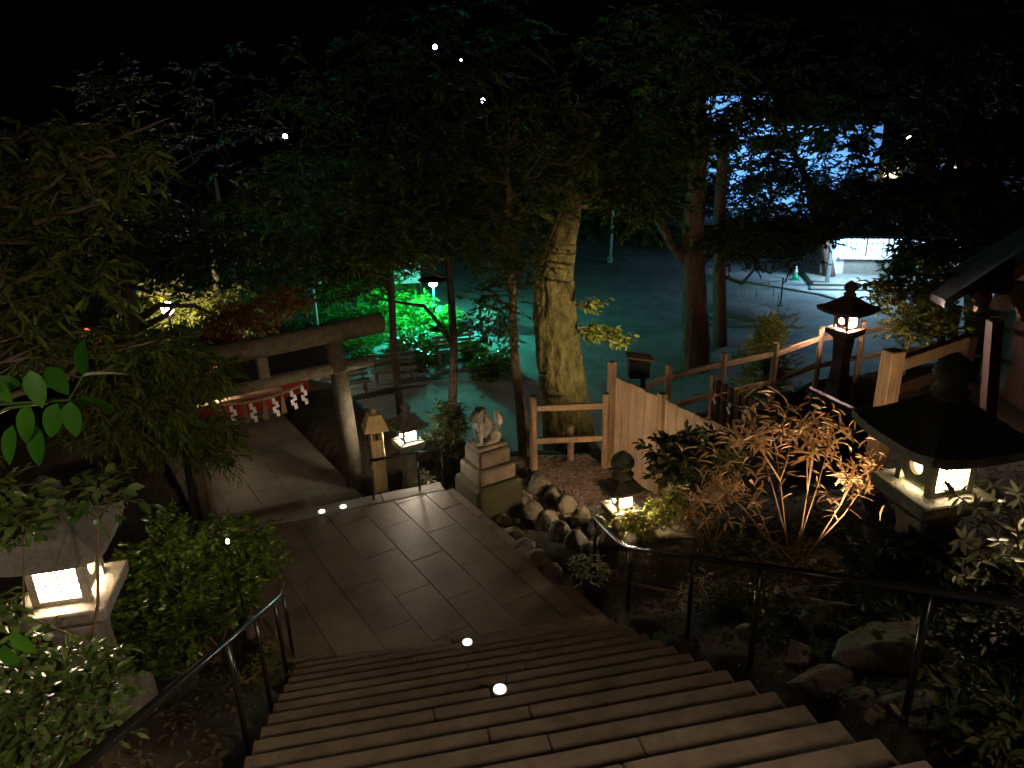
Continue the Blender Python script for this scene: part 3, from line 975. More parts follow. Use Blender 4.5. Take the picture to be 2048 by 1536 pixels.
def leaf_mesh(name, pos, dirs, length, width, material, parent=None, kind='stuff', tmpl=LEAF4, rng=RNG, nup=0.8, lj=0.45):
    n = len(pos)
    L = unit(dirs)
    N = unit(rng.normal(size=(n, 3)) * (1 - nup) + np.array([0, 0, 1.0]) * nup)
    Sd = unit(np.cross(N, L)); N = np.cross(L, Sd)
    ln = length * (1 + rng.uniform(-lj, lj, n)); wd = width * (1 + rng.uniform(-lj, lj, n))
    T, F = tmpl
    V = (pos[:, None, :] + L[:, None, :] * (T[None, :, 0:1] * ln[:, None, None]) + Sd[:, None, :] * (T[None, :, 1:2] * wd[:, None, None])
         + N[:, None, :] * (T[None, :, 2:3] * ln[:, None, None]))
    FF = (F[None] + (np.arange(n) * len(T))[:, None, None]).reshape(-1, 3)
    return np_mesh(name, V.reshape(-1, 3), FF, material, parent, kind)


def clumps(centers, n_per, spread, droop=0.3, outward=0.6, rng=RNG, flat=1.0):
    """leaves set alternately along short twigs; returns leaf positions, leaf directions and the twig lines"""
    c = np.asarray(centers, float)
    C = len(c)
    nt = max(3, n_per // 9); mm = max(2, n_per // nt)
    st0 = c[:, None, :] + rng.normal(size=(C, nt, 3)) * 0.28 * spread * np.array([1, 1, 0.6])
    d = unit(rng.normal(size=(C, nt, 3)) * np.array([1, 1, 0.42]))
    ln = spread * rng.uniform(0.6, 1.5, (C, nt, 1))
    t = (np.linspace(0.12, 1, mm)[None, None, :] + rng.uniform(-.06, .06, (C, nt, mm)))[..., None]
    pos = st0[:, :, None, :] + d[:, :, None, :] * ln[:, :, None, :] * t
    pos[..., 2] -= droop * 0.5 * (ln[:, :, None, 0] * t[..., 0] ** 2)
    side = unit(np.cross(d, np.array([0, 0, 1.0])))
    alt = np.where(np.arange(mm) % 2 == 0, 1.0, -1.0)[None, None, :, None]
    ld = d[:, :, None, :] * (0.45 + 0.5 * t) + side[:, :, None, :] * alt * (1.05 - 0.8 * t) + np.array([0, 0, -droop]) * 0.8 + rng.normal(size=pos.shape) * 0.2
    end = st0 + d * ln; end[..., 2] -= droop * 0.5 * ln[..., 0]
    return pos.reshape(-1, 3), ld.reshape(-1, 3), (st0.reshape(-1, 3), end.reshape(-1, 3))


def twig_mesh(tw, rad, material, parent):
    a_, b_ = tw
    n = len(a_)
    d = unit(b_ - a_)
    s_ = unit(np.cross(d, np.array([0.3, 0.2, 1.0]))); u_ = np.cross(d, s_)
    V = []
    for p, q in ((a_, 1.0), (b_, 0.35)):
        for k in range(3):
            an = 2 * math.pi * k / 3
            V.append(p + (s_ * math.cos(an) + u_ * math.sin(an)) * rad * q)
    V = np.stack(V, 1).reshape(-1, 3)
    F = np.array([(0, 1, 4, 3), (1, 2, 5, 4), (2, 0, 3, 5)])
    FF = (F[None] + (np.arange(n) * 6)[:, None, None]).reshape(-1, 4)
    return np_mesh('twigs', V, FF, material, parent, 'stuff')


def in_ellipsoids(ells, rng=RNG):
    out = []
    for (cx, cy, cz), (rx, ry, rz), n in ells:
        p = unit(rng.normal(size=(n, 3))) * (rng.uniform(0.05, 1, (n, 1)) ** 0.45)
        out.append(p * (rx, ry, rz) + (cx, cy, cz))
    return np.concatenate(out)


def wiggle(a, b, n, amp, rng=RNG):
    a, b = Vector(a), Vector(b)
    L = (b - a).length
    pts = []
    for i in range(n + 1):
        t = i / n
        p = a.lerp(b, t)
        if 0 < i < n: p = p + Vector(rng.normal(size=3)) * amp * L
        p.z -= 0.0
        pts.append(p)
    return pts


def make_tree(name, label, trunk, radii, ells, leaf, ll, lw, n_per, spread, bark, group=None, limbs=14, droop=0.3, seed=1, cat='tree',
              extra_limbs=(), flat=0.8, sides=14, nup=0.7, gnarl=0.0, tmpl=LEAF4, seg=5):
    """trunk: world points; crown: list of ellipsoids (centre, radii, number of clumps)"""
    rng = np.random.default_rng(seed)
    o = Vector(trunk[0])
    root = empty(name, o)
    tp = [Vector(p) - o for p in trunk]
    # resample the trunk so it is not faceted along its height
    pts, rad = [], []
    for i in range(len(tp) - 1):
        for j in range(seg):
            t = j / seg
            jt = gnarl * 5 / seg
            pts.append(tp[i].lerp(tp[i + 1], t) + Vector(rng.normal(size=3)) * jt * 0.5 * radii[i] * (0 if i + j == 0 else 1)); rad.append((radii[i] * (1 - t) + radii[i + 1] * t) * (1 + jt * 0.4 * rng.normal()))
    pts.append(tp[-1]); rad.append(radii[-1])
    b = MB().tube(pts, rad, sides)
    if gnarl > 0:                 # ribs and bumps of old bark
        nv = []
        for v in b.v:
            v = Vector(v)
            k = min(range(len(pts)), key=lambda q: abs(pts[q].z - v.z))
            a = math.atan2(v.y - pts[k].y, v.x - pts[k].x)
            f = 1 + gnarl * (0.6 * math.sin(7 * a + 1.3 * v.z) + 0.5 * math.sin(13 * a - 2.1 * v.z) + 0.8 * math.sin(2.2 * v.z + 3 * a))
            q3 = Vector((math.cos(a) * 3.2, math.sin(a) * 3.2, v.z * 1.5))
            f += gnarl * (2.2 * noise.noise(q3) + 1.6 * noise.noise(q3 * 2.7 + Vector((3, 1, 2))) + 1.3 * abs(noise.noise(Vector((q3.x * 4, q3.y * 4, q3.z * 1.2)))))
            nv.append(tuple(pts[k] + (v - pts[k]) * f))
        b.v = nv
    b.build('trunk', bark, root, smooth=True)
    cen = in_ellipsoids(ells, rng) - np.array(o)
    lb = MB()
    idx = rng.choice(len(cen), min(limbs, len(cen)), replace=False)
    for i in idx:
        c = Vector(cen[i])
        # leave the trunk below the clump
        k = min(range(len(pts)), key=lambda q: (pts[q] - c).length + 1.2 * max(0, pts[q].z - c.z + 0.3))
        a = pts[k]
        w_ = wiggle(a, c, 5, 0.06, rng)
        r0 = min(rad[k] * 0.55, 0.02 + 0.018 * (c - a).length)
        lb.tube(w_, [r0 * (1 - 0.8 * j / 5) for j in range(6)], 6)
        for _ in range(3):
            j = int(rng.integers(0, len(cen)))
            d = cen[np.argsort(np.linalg.norm(cen - np.array(c), axis=1))[int(rng.integers(1, min(9, len(cen))))]]
            lb.tube(wiggle(w_[int(rng.integers(2, 6))], Vector(d), 3, 0.08, rng), [r0 * .35, r0 * .28, r0 * .2, r0 * .1], 5)
    if lb.v: lb.build('limbs', bark, root, smooth=True, kind='stuff')
    for lp, lr in extra_limbs:
        MB().tube([Vector(p) - o for p in lp], lr, 10).build('limb', bark, root, smooth=True)
    pos, d, tw_ = clumps(cen, n_per, spread, droop, 0.5, rng, flat)
    twig_mesh(tw_, 0.05 * ll, bark, root)
    leaf_mesh('crown', pos, d, ll, lw, leaf, root, 'stuff', tmpl, rng, nup)
    return tag(root, label, cat, group)


def V3(p): return (p.x, p.y, p.z)


# big old trunk in the middle, mossy, standing in the lower ground
make_tree('old_tree', 'huge mossy old trunk behind the rail fence, lit yellow from the front',
          [(1.45, 15.3, ZC), (1.35, 15.3, -8), V3(at_y(1128, 800, 15.3)), V3(at_y(1118, 700, 15.3)), V3(at_y(1105, 560, 15.3)), V3(at_y(1122, 480, 15.3)), V3(at_y(1142, 415, 15.3)), V3(at_y(1155, 320, 15.3)), V3(at_y(1165, 230, 15.4))],
          [0.85, 0.62, 0.48, 0.455, 0.385, 0.29, 0.19, 0.15, 0.08],
          [((-1.8, 15.4, -1.9), (2.2, 1.6, 0.8), 50), ((1.9, 15.4, -1.5), (1.9, 1.6, 0.8), 46), ((3.0, 16.0, -1.9), (1.0, 1.0, 0.5), 12), ((0.5, 15.6, 0.4), (4.0, 2.5, 1.6), 54), ((2.6, 15.0, -2.35), (0.5, 0.5, 0.25), 6)],
          L_olive, 0.16, 0.07, 60, 0.5, M_bark, 'old trees of the shrine', 16, 0.4, 11, gnarl=0.05, sides=96, seg=26)
# leafy sprays growing from the big trunk on its right side
for (px0, py0, px1, py1, n, lab) in ((1150, 610, 1215, 600, 60, 'small leafy spray sticking out of the big trunk above'),
                                     (1155, 655, 1262, 678, 480, 'wide leafy spray on the right side of the big trunk')):
    a, b_ = at_y(px0, py0, 14.9), at_y(px1, py1, 14.6)
    sp_ = empty('leafy_spray', a)
    tag(sp_, lab, 'leafy spray', 'sprays on the big trunk')
    br = MB()
    pts_ = []
    for j in range(6):
        e = b_ + Vector((RNG.uniform(-.35, .05), RNG.uniform(-.2, .2), RNG.uniform(-.30, .16))) if j else b_
        w_ = wiggle(Vector((0, 0, 0)), e - a, 5, 0.05)
        br.tube(w_, [0.014, .012, .01, .008, .006, .003], 5)
        for q in range(n // 6):
            t = RNG.uniform(0.15, 1.0) * 5
            k = min(4, int(t))
            pts_.append(w_[k].lerp(w_[k + 1], t - k) + Vector(RNG.normal(size=3)) * 0.045)
    br.build('twig', M_twig, sp_)
    P_ = np.array([p[:] for p in pts_])
    leaf_mesh('leaves', P_, RNG.normal(size=P_.shape) * 0.5 + np.array([0.7, -0.2, -0.35]), 0.15, 0.05, L_yellow, sp_, 'stuff', LEAF8, nup=0.6)

# reddish cedar at the right with a leaning fork
cb = at_z(1392, 735, ZC)
make_tree('cedar_tree', 'tall reddish cedar trunk with a leaning side branch in the courtyard',
          [V3(cb), V3(at_y(1390, 620, cb.y)), V3(at_y(1385, 500, cb.y)), V3(at_y(1392, 380, cb.y)), V3(at_y(1400, 270, cb.y)), V3(at_y(1405, 190, cb.y))],
          [0.52, 0.43, 0.36, 0.31, 0.25, 0.10],
          [(V3(at_y(1340, 285, cb.y - .6)), (1.5, 1.2, 0.8), 36), (V3(at_y(1430, 250, cb.y - .6)), (1.3, 1.2, 0.8), 30), (V3(at_y(1560, 220, cb.y - .5)), (2.2, 1.5, 1.0), 34), (V3(at_y(1380, 100, cb.y)), (3.5, 2, 1.6), 40)],
          L_olive, 0.24, 0.10, 60, 0.6, M_bark_red, 'old trees of the shrine', 12, 0.4, 12, gnarl=0.03, sides=48, seg=12,
          extra_limbs=[([V3(at_y(1376, 530, cb.y)), V3(at_y(1345, 490, cb.y)), V3(at_y(1318, 440, cb.y)), V3(at_y(1296, 390, cb.y)), V3(at_y(1285, 300, cb.y))], [0.17, 0.16, 0.15, 0.13, 0.06])])
s2 = at_z(1440, 690, ZC)
make_tree('dark_trunk_tree', 'slim dark trunk right behind the cedar with dense hanging foliage',
          [V3(s2), V3(at_y(1438, 450, s2.y)), V3(at_y(1445, 320, s2.y)), V3(at_y(1450, 240, s2.y))], [0.28, 0.21, 0.19, 0.08],
          [(V3(at_y(1500, 480, s2.y - 2)), (2.6, 1.5, 0.85), 60), (V3(at_y(1600, 455, s2.y - 2)), (1.7, 1.4, 0.6), 36), (V3(at_y(1540, 360, s2.y)), (1.5, 1.6, 1.7), 44)],
          L_dark, 0.22, 0.09, 60, 0.55, M_bark_red, 'old trees of the shrine', 14, 0.5, 13, gnarl=0.02)
# dark tree screening the pale building
make_tree('screen_tree', 'thin black tree standing in front of the blue lit building',
          [V3(at_z(1660, 560, ZC)), V3(at_y(1640, 420, 38)), V3(at_y(1600, 330, 38)), V3(at_y(1560, 250, 38))], [0.3, 0.22, 0.16, 0.06],
          [(V3(at_y(1570, 300, 38)), (2.2, 1.5, 2.0), 56), (V3(at_y(1680, 390, 38)), (2.2, 1.5, 1.6), 54), (V3(at_y(1480, 400, 38)), (1.2, 1.2, 1.8), 26)],
          L_blueg, 0.30, 0.12, 24, 0.7, M_bark_red, 'courtyard trees', 22, 0.3, 14)
make_tree('shade_tree', 'tall dark tree at the right hiding the office roof',
          [V3(at_z(1960, 700, ZC)), V3(at_y(1950, 450, 25)), V3(at_y(1935, 340, 25)), V3(at_y(1920, 260, 25))], [0.5, 0.36, 0.2, 0.06],
          [(V3(at_y(1830, 390, 26)), (3.2, 2, 0.75), 70), (V3(at_y(1960, 330, 25)), (3.0, 2, 2.0), 70), (V3(at_y(1760, 210, 30)), (2.8, 2, 2.0), 50), (V3(at_y(1900, 90, 26)), (3.5, 2, 1.8), 50), (V3(at_y(1870, 510, 25)), (0.95, 1.0, .45), 24), (V3(at_y(2010, 470, 25)), (1.6, 1.5, .9), 26)],
          L_dark, 0.30, 0.14, 60, 0.6, M_bark_red, 'courtyard trees', 18, 0.4, 15)
# yellow-green tree beside the bright lantern
yt = at_y(1880, 740, 15.2)
make_tree('young_tree', 'yellow green young tree lit by the bright fence lantern',
          [(yt.x + 0.2, yt.y, ZF), V3(at_y(1880, 660, 15.2)), V3(at_y(1872, 560, 15.2))], [0.10, 0.08, 0.03],
          [(V3(at_y(1850, 640, 15.0)), (0.85, 0.6, 0.5), 36), (V3(at_y(1790, 585, 15.0)), (0.55, 0.5, 0.22), 16), (V3(at_y(1850, 560, 15.4)), (0.9, 0.6, 0.45), 26)],
          L_yellow, 0.13, 0.06, 60, 0.26, M_bark_grey, 'young trees', 14, 0.2, 16)
# cone shaped shrub beyond the rail fence
sb = at_y(1537, 690, 17.6)
make_tree('conical_shrub', 'bushy upright green shrub beyond the rail fence',
          [(sb.x, sb.y, ZC), (sb.x, sb.y, -7.5), (sb.x, sb.y, -5.2)], [0.12, 0.09, 0.02],
          [((sb.x, sb.y, -7.4), (0.8, 0.7, 0.9), 70), ((sb.x, sb.y, -6.3), (0.68, 0.6, 0.7), 70), ((sb.x + .1, sb.y, -5.7), (0.4, 0.35, 0.45), 30)],
          L_yellow, 0.12, 0.028, 50, 0.22, M_bark_grey, None, 8, -0.8, 17, cat='shrub')
# slim trees between the landing and the courtyard
make_tree('slim_tree', 'slim straight tree rising behind the guardian dog',
          [(0.25, 12.45, ZF - .3), V3(at_y(1040, 800, 12.6)), V3(at_y(1028, 700, 12.6)), V3(at_y(1024, 560, 12.6)), V3(at_y(1018, 420, 12.6)), V3(at_y(1015, 300, 12.6))],
          [0.16, 0.092, 0.072, 0.066, 0.055, 0.02],
          [(V3(at_y(990, 400, 12.6)), (1.2, 1.2, 0.75), 60), (V3(at_y(960, 200, 12.6)), (1.6, 1.2, 1.0), 30), (V3(at_y(990, 620, 12.6)), (0.55, 0.5, 0.6), 22), (V3(at_y(1090, 300, 12.6)), (1.1, 1.2, 0.55), 26), (V3(at_y(1010, 510, 12.4)), (0.8, .7, .4), 20)],
          L_olive, 0.11, 0.045, 45, 0.28, M_bark_grey, 'slim trees behind the landing', 22, 0.4, 18)
make_tree('slim_tree', 'slim dark forked tree in front of the teal lit benches',
          [(-1.15, 12.9, ZT - .2), V3(at_y(905, 800, 12.9)), V3(at_y(908, 700, 12.9)), V3(at_y(903, 600, 12.9)), V3(at_y(893, 480, 12.9)), V3(at_y(890, 330, 12.9))],
          [0.11, 0.082, 0.074, 0.062, 0.05, 0.02],
          [(V3(at_y(880, 440, 12.9)), (1.4, 1.2, 0.65), 70), (V3(at_y(800, 500, 12.9)), (0.9, 0.8, 0.30), 26), (V3(at_y(840, 310, 12.9)), (1.6, 1.2, 0.7), 46), (V3(at_y(760, 190, 12.9)), (1.6, 1.2, .8), 22)],
          L_olive, 0.11, 0.045, 45, 0.28, M_bark_shaded, 'slim trees behind the landing', 20, 0.4, 19,
          extra_limbs=[([V3(at_y(905, 690, 12.9)), V3(at_y(872, 640, 12.9)), V3(at_y(848, 612, 12.9)), V3(at_y(800, 605, 12.9)), V3(at_y(760, 598, 12.9))], [0.045, 0.038, 0.032, 0.024, 0.010])])
pc3 = at_y(785, 690, 17.0)
make_tree('slim_tree', 'thin dark trunk just right of the torii lintel end',
          [(pc3.x + .1, 17.0, ZC), V3(at_y(787, 690, 17)), V3(at_y(782, 560, 17)), V3(at_y(775, 420, 17))], [0.11, 0.085, 0.075, 0.03],
          [(V3(at_y(740, 470, 17)), (2.2, 1.4, 0.7), 90), (V3(at_y(670, 550, 17)), (1.4, 1.2, 0.45), 46), (V3(at_y(700, 350, 17)), (2.6, 1.4, 1.0), 56), (V3(at_y(560, 430, 16.5)), (1.4, 1.2, 0.9), 34), (V3(at_y(620, 180, 17)), (2.4, 1.4, 1.2), 30)],
          L_olive, 0.14, 0.05, 50, 0.35, M_bark_shaded, 'slim trees behind the landing', 18, 0.5, 20)
# russet maple above the torii, dark tree further left
make_tree('maple_tree', 'russet leaved maple spreading over the left of the torii',
          [(-7.4, 15.6, ZC), V3(at_y(400, 690, 15.5)), V3(at_y(440, 640, 15.3)), V3(at_y(520, 600, 15.2))], [0.2, 0.12, 0.08, 0.03],
          [(V3(at_y(480, 640, 14.8)), (0.75, 0.6, 0.32), 44), (V3(at_y(560, 600, 15.2)), (0.6, 0.6, 0.25), 26), (V3(at_y(450, 690, 14.6)), (0.4, 0.4, 0.25), 18)],
          L_maple, 0.085, 0.04, 55, 0.2, M_bark_grey, None, 14, 0.5, 21)
make_tree('black_tree', 'black forked trunk standing before the yellow lit leaves at left',
          [V3(at_y(285, 800, 17.5)), V3(at_y(270, 700, 17.5)), V3(at_y(265, 640, 17.5)), V3(at_y(255, 570, 17.5)), V3(at_y(240, 480, 17.5))], [0.36, 0.28, 0.22, 0.16, 0.08],
          [(V3(at_y(300, 500, 17.5)), (3.0, 1.5, 0.55), 60), (V3(at_y(420, 520, 17)), (2.2, 1.5, 0.5), 44), (V3(at_y(200, 420, 17.5)), (2.4, 1.5, .9), 36), (V3(at_y(330, 250, 17.5)), (3.0, 1.5, 1.4), 40)],
          L_dark, 0.16, 0.06, 50, 0.4, M_bark_grey, 'courtyard trees', 16, 0.4, 22,
          extra_limbs=[([V3(at_y(268, 640, 17.5)), V3(at_y(240, 590, 17.5)), V3(at_y(205, 575, 17.4))], [.13, .10, .04]),
                       ([V3(at_y(275, 640, 17.5)), V3(at_y(320, 610, 17.4)), V3(at_y(390, 612, 17.3)), V3(at_y(450, 640, 17.2))], [.10, .07, .05, .02]),
                       ([V3(at_y(272, 660, 17.5)), V3(at_y(330, 632, 17.3)), V3(at_y(360, 600, 17.2))], [.10, .06, .02])])
# leafy evergreen overhanging from the left edge
make_tree('overhanging_tree', 'long leaved evergreen reaching in from the left edge',
          [(-6.2, 6.5, -5.2), (-6.0, 6.6, -3), (-5.8, 6.7, -1), (-5.6, 6.8, 1.0)], [0.22, 0.19, 0.16, 0.08],
          [(V3(at_y(90, 300, 7.0)), (1.0, 0.8, 0.30), 40), (V3(at_y(60, 420, 7.0)), (0.95, 0.8, 0.32), 44), (V3(at_y(60, 560, 7.0)), (0.9, 0.8, 0.35), 40), (V3(at_y(120, 690, 7.4)), (1.1, 0.8, 0.30), 36)],
          L_olive, 0.13, 0.038, 26, 0.26, M_bark_grey, None, 26, 0.55, 23, tmpl=LEAF8,
          extra_limbs=[([(-5.7, 6.8, -1.4), V3(at_y(60, 330, 7.0)), V3(at_y(180, 300, 7.1)), V3(at_y(340, 235, 7.3))], [.05, .03, .02, .006]),
                       ([(-5.8, 6.8, -2.8), V3(at_y(40, 560, 6.9)), V3(at_y(90, 540, 7.0)), V3(at_y(150, 490, 7.1))], [.05, .03, .02, .006])])
# weeping shrub between the lantern and the torii
wp0 = at_y(400, 860, 9.6)
make_tree('weeping_shrub', 'drooping fine leaved shrub between the left lantern and the torii',
          [(wp0.x, wp0.y, ground(wp0.x, wp0.y) - .1), V3(at_y(400, 900, 9.6)), V3(at_y(380, 760, 9.5))], [0.05, 0.04, 0.015],
          [(V3(at_y(360, 740, 9.2)), (0.72, 0.6, 0.42), 80), (V3(at_y(260, 720, 8.8)), (0.8, 0.6, 0.40), 70), (V3(at_y(430, 880, 9.2)), (0.40, 0.4, 0.34), 36), (V3(at_y(250, 830, 8.4)), (0.75, 0.5, 0.40), 70), (V3(at_y(360, 860, 9.0)), (0.6, .4, .3), 40)],
          L_olive, 0.12, 0.022, 40, 0.22, M_twig, None, 24, 0.9, 24, cat='shrub', tmpl=LEAF8)


# ------------------------------------------------------------------ shrubs near the stairs
def shrub(name, label, base, ells, leaf, ll, lw, n_per, spread, seed, tmpl=LEAF4, droop=0.1, group='shrubs beside the stairs', nstems=7, nup=0.6, flat=0.9):
    rng = np.random.default_rng(seed)
    o = Vector(base)
    root = empty(name, o)
    cen = in_ellipsoids(ells, rng) - np.array(o)
    b = MB()
    for i in rng.choice(len(cen), min(nstems, len(cen)), replace=False):
        b.tube(wiggle(Vector(rng.normal(size=3)) * 0.05 * Vector((1, 1, 0)).length * 0.5, Vector(cen[i]), 4, 0.06, rng), [0.014, 0.012, 0.010, 0.007, 0.003], 5)
    b.build('stems', M_twig, root, kind='stuff')
    pos, d, tw_ = clumps(cen, n_per, spread, droop, 0.6, rng, flat)
    twig_mesh(tw_, 0.04 * ll, M_twig, root)
    leaf_mesh('foliage', pos, d, ll, lw, leaf, root, 'stuff', tmpl, rng, nup)
    return tag(root, label, 'shrub', group)


def gpt(px, py, y):
    p = at_y(px, py, y)
    return (p.x, p.y, ground(p.x, p.y))


hc = at_y(400, 1150, 6.3)
shrub('round_hedge', 'dense round green hedge bush beside the left handrail', gpt(400, 1150, 6.3),
      [(V3(at_y(395, 1140, 6.4)), (0.72, 0.55, 0.62), 150), (V3(at_y(330, 1250, 6.0)), (0.55, 0.45, 0.4), 60), (V3(at_y(480, 1110, 6.7)), (0.36, 0.4, 0.4), 40)],
      L_green, 0.062, 0.034, 46, 0.13, 31, LEAF4)
shrub('camellia_shrub', 'glossy leaved shrub below the left lantern, leaves lit white', gpt(120, 1480, 3.6),
      [(V3(at_y(110, 1430, 3.3)), (0.34, 0.28, 0.24), 44), (V3(at_y(190, 1330, 3.6)), (0.20, 0.2, 0.18), 16), (V3(at_y(30, 1340, 3.5)), (0.25, 0.2, 0.2), 18)],
      L_shrub, 0.075, 0.036, 17, 0.12, 32, LEAF8)
shrub('camellia_shrub', 'dark leafy shrub growing around the roof of the left lantern', gpt(60, 1100, 3.9),
      [(V3(at_y(0, 1000, 3.9)), (0.16, 0.2, 0.3), 18), (V3(at_y(190, 985, 3.9)), (0.24, 0.12, 0.08), 8), (V3(at_y(60, 1060, 3.75)), (0.16, 0.1, 0.10), 6), (V3(at_y(0, 1220, 3.7)), (0.12, 0.2, 0.22), 9)],
      L_shrub, 0.085, 0.040, 12, 0.12, 33, LEAF8, nstems=2)
shrub('ground_cover', 'low wispy plants at the foot of the left handrail', gpt(470, 1400, 5.2),
      [(V3(at_y(470, 1420, 5.2)), (0.32, 0.4, 0.10), 30), (V3(at_y(535, 1340, 5.9)), (0.14, 0.3, 0.10), 16)],
      L_yellow, 0.06, 0.014, 40, 0.12, 34, LEAF4, -0.2)
shrub('laurel_shrub', 'dark broad shrub standing before the board wall', gpt(1380, 980, 8.6),
      [(V3(at_y(1375, 925, 8.5)), (0.46, 0.4, 0.36), 70), (V3(at_y(1430, 895, 8.7)), (0.30, 0.3, 0.22), 26)],
      L_dark, 0.10, 0.045, 26, 0.16, 35, LEAF8, 0.1)
shrub('glossy_shrub', 'glossy small leaved shrub sparkling around the small lantern', gpt(1290, 1090, 8.4),
      [(V3(at_y(1285, 1045, 8.45)), (0.30, 0.2, 0.24), 34), (V3(at_y(1330, 1010, 8.6)), (0.25, 0.2, 0.22), 18)],
      L_yellow, 0.075, 0.026, 26, 0.13, 36, LEAF8, 0.3)
shrub('thin_shrub', 'sparse twiggy shrub poking through the right handrail', gpt(1400, 1230, 6.2),
      [(V3(at_y(1400, 1190, 6.2)), (0.30, 0.25, 0.22), 16), (V3(at_y(1190, 1130, 7.0)), (0.18, 0.2, 0.14), 10), (V3(at_y(1480, 1230, 5.8)), (0.22, 0.25, 0.16), 10)],
      L_pale, 0.065, 0.018, 16, 0.12, 37, LEAF8, 0.2)
shrub('dark_shrub', 'dark undergrowth between the rhododendron and the rail', gpt(1700, 1180, 5.6),
      [(V3(at_y(1690, 1160, 5.6)), (0.5, 0.35, 0.14), 26), (V3(at_y(1560, 1130, 6.2)), (0.4, 0.35, 0.12), 18), (V3(at_y(1760, 1230, 5.0)), (0.3, 0.3, 0.1), 12)],
      L_dark, 0.09, 0.03, 16, 0.16, 38, LEAF8, 0.2)
mossp = at_y(905, 880, 11.6)
shrub('mossy_shrub', 'feathery moss green bush between the small lantern and the pedestal', (mossp.x, mossp.y, ZT),
      [((mossp.x, mossp.y, -5.75), (0.34, 0.3, 0.6), 70), ((mossp.x, mossp.y + .1, -5.15), (0.2, 0.2, 0.4), 26)],
      L_dark, 0.10, 0.014, 50, 0.16, 39, LEAF4, -0.3)
fp_ = at_y(850, 955, 10.75)
shrub('leaf_tuft', 'little white lit leaf tuft behind the guard rail', (fp_.x, fp_.y, ZT), [((fp_.x, fp_.y, fp_.z), (0.12, 0.1, 0.07), 8)], L_pale, 0.09, 0.03, 8, 0.07, 40, LEAF8)


# one leaf mesh for plants whose leaves are picked out one by one
def leaf_shape(name, L, W, material, curl=0.12, fold=0.12):
    n = 6
    b = MB()
    vs = []
    for i in range(n + 1):
        t = i / n
        wv = W / 2 * math.sin(math.pi * min(1, t ** 0.8)) ** 0.75 if 0 < i < n else 0.0
        z = -curl * L * t * t
        vs += [(t * L, -wv, z + fold * wv * 2), (t * L, 0, z), (t * L, wv, z + fold * wv * 2)]
    fs = []
    for i in range(n):
        a, c = 3 * i, 3 * (i + 1)
        fs += [(a, a + 1, c + 1, c), (a + 1, a + 2, c + 2, c + 1)]
    b.add(vs, fs)
    me = bpy.data.meshes.new(name)
    me.from_pydata(b.v, [], b.f)
    me.polygons.foreach_set('use_smooth', [True] * len(me.polygons))
    me.materials.append(material)
    return me


def frame(L, N):
    L = Vector(L).normalized(); N = Vector(N)
    s = N.cross(L)
    if s.length < 1e-3: s = Vector((0, 1, 0)).cross(L)
    s.normalize(); n = L.cross(s)
    return Matrix((L, s, n)).transposed()


def place_leaf(me, parent, p, L, N, sc=1.0):
    o = bpy.data.objects.new('leaf', me)
    COL.objects.link(o)
    o.parent = parent
    o.matrix_local = Matrix.Translation(p) @ frame(L, N).to_4x4() @ Matrix.Scale(sc, 4)
    return o


def whorled(name, label, base, stems, material, L, W, per, seed, droop=0.35, group='rhododendrons', spread=0.13, extra=0):
    """stems: list of polylines in world space ending in a whorl of leaves"""
    rng = np.random.default_rng(seed)
    o = Vector(base)
    root = empty(name, o)
    me = leaf_shape('leaf', L, W, material)
    for pts in stems:
        pts = [Vector(p) - o for p in pts]
        MB().tube(pts, [0.009 * (1 - 0.6 * i / (len(pts) - 1)) for i in range(len(pts))], 6).build('stem', M_twig, root, smooth=True)
        ax = (pts[-1] - pts[-2]).normalized()
        s = ax.orthogonal().normalized(); t = ax.cross(s)
        n = per + int(rng.integers(-2, 3))
        a0 = rng.uniform(0, 6)
        for k in range(n):
            a = a0 + 2 * math.pi * k / n * 1.62 + rng.uniform(-.25, .25)
            rad = s * math.cos(a) + t * math.sin(a)
            back = rng.uniform(0, spread)
            d = rad + ax * (rng.uniform(0.1, 0.5) + (0.5 if back < 0.03 else 0)) + Vector((0, 0, -droop * rng.uniform(.4, 1.3)))
            place_leaf(me, root, pts[-1] - ax * back, d, ax + Vector((0, 0, .6)), rng.uniform(.7, 1.15))
    if extra:
        P_ = np.array([(Vector(p[-1]) - o + Vector(rng.normal(size=3)) * 0.13)[:] for p in stems for _ in range(extra)])
        D_ = rng.normal(size=P_.shape) * np.array([1, 1, 0.45]) + np.array([-0.3, -0.2, 0.1])
        leaf_mesh('back_leaves', P_, D_, L * 0.95, W * 0.9, material, root, 'stuff', LEAF8, rng, 0.75)
    return tag(root, label, 'shrub', group)


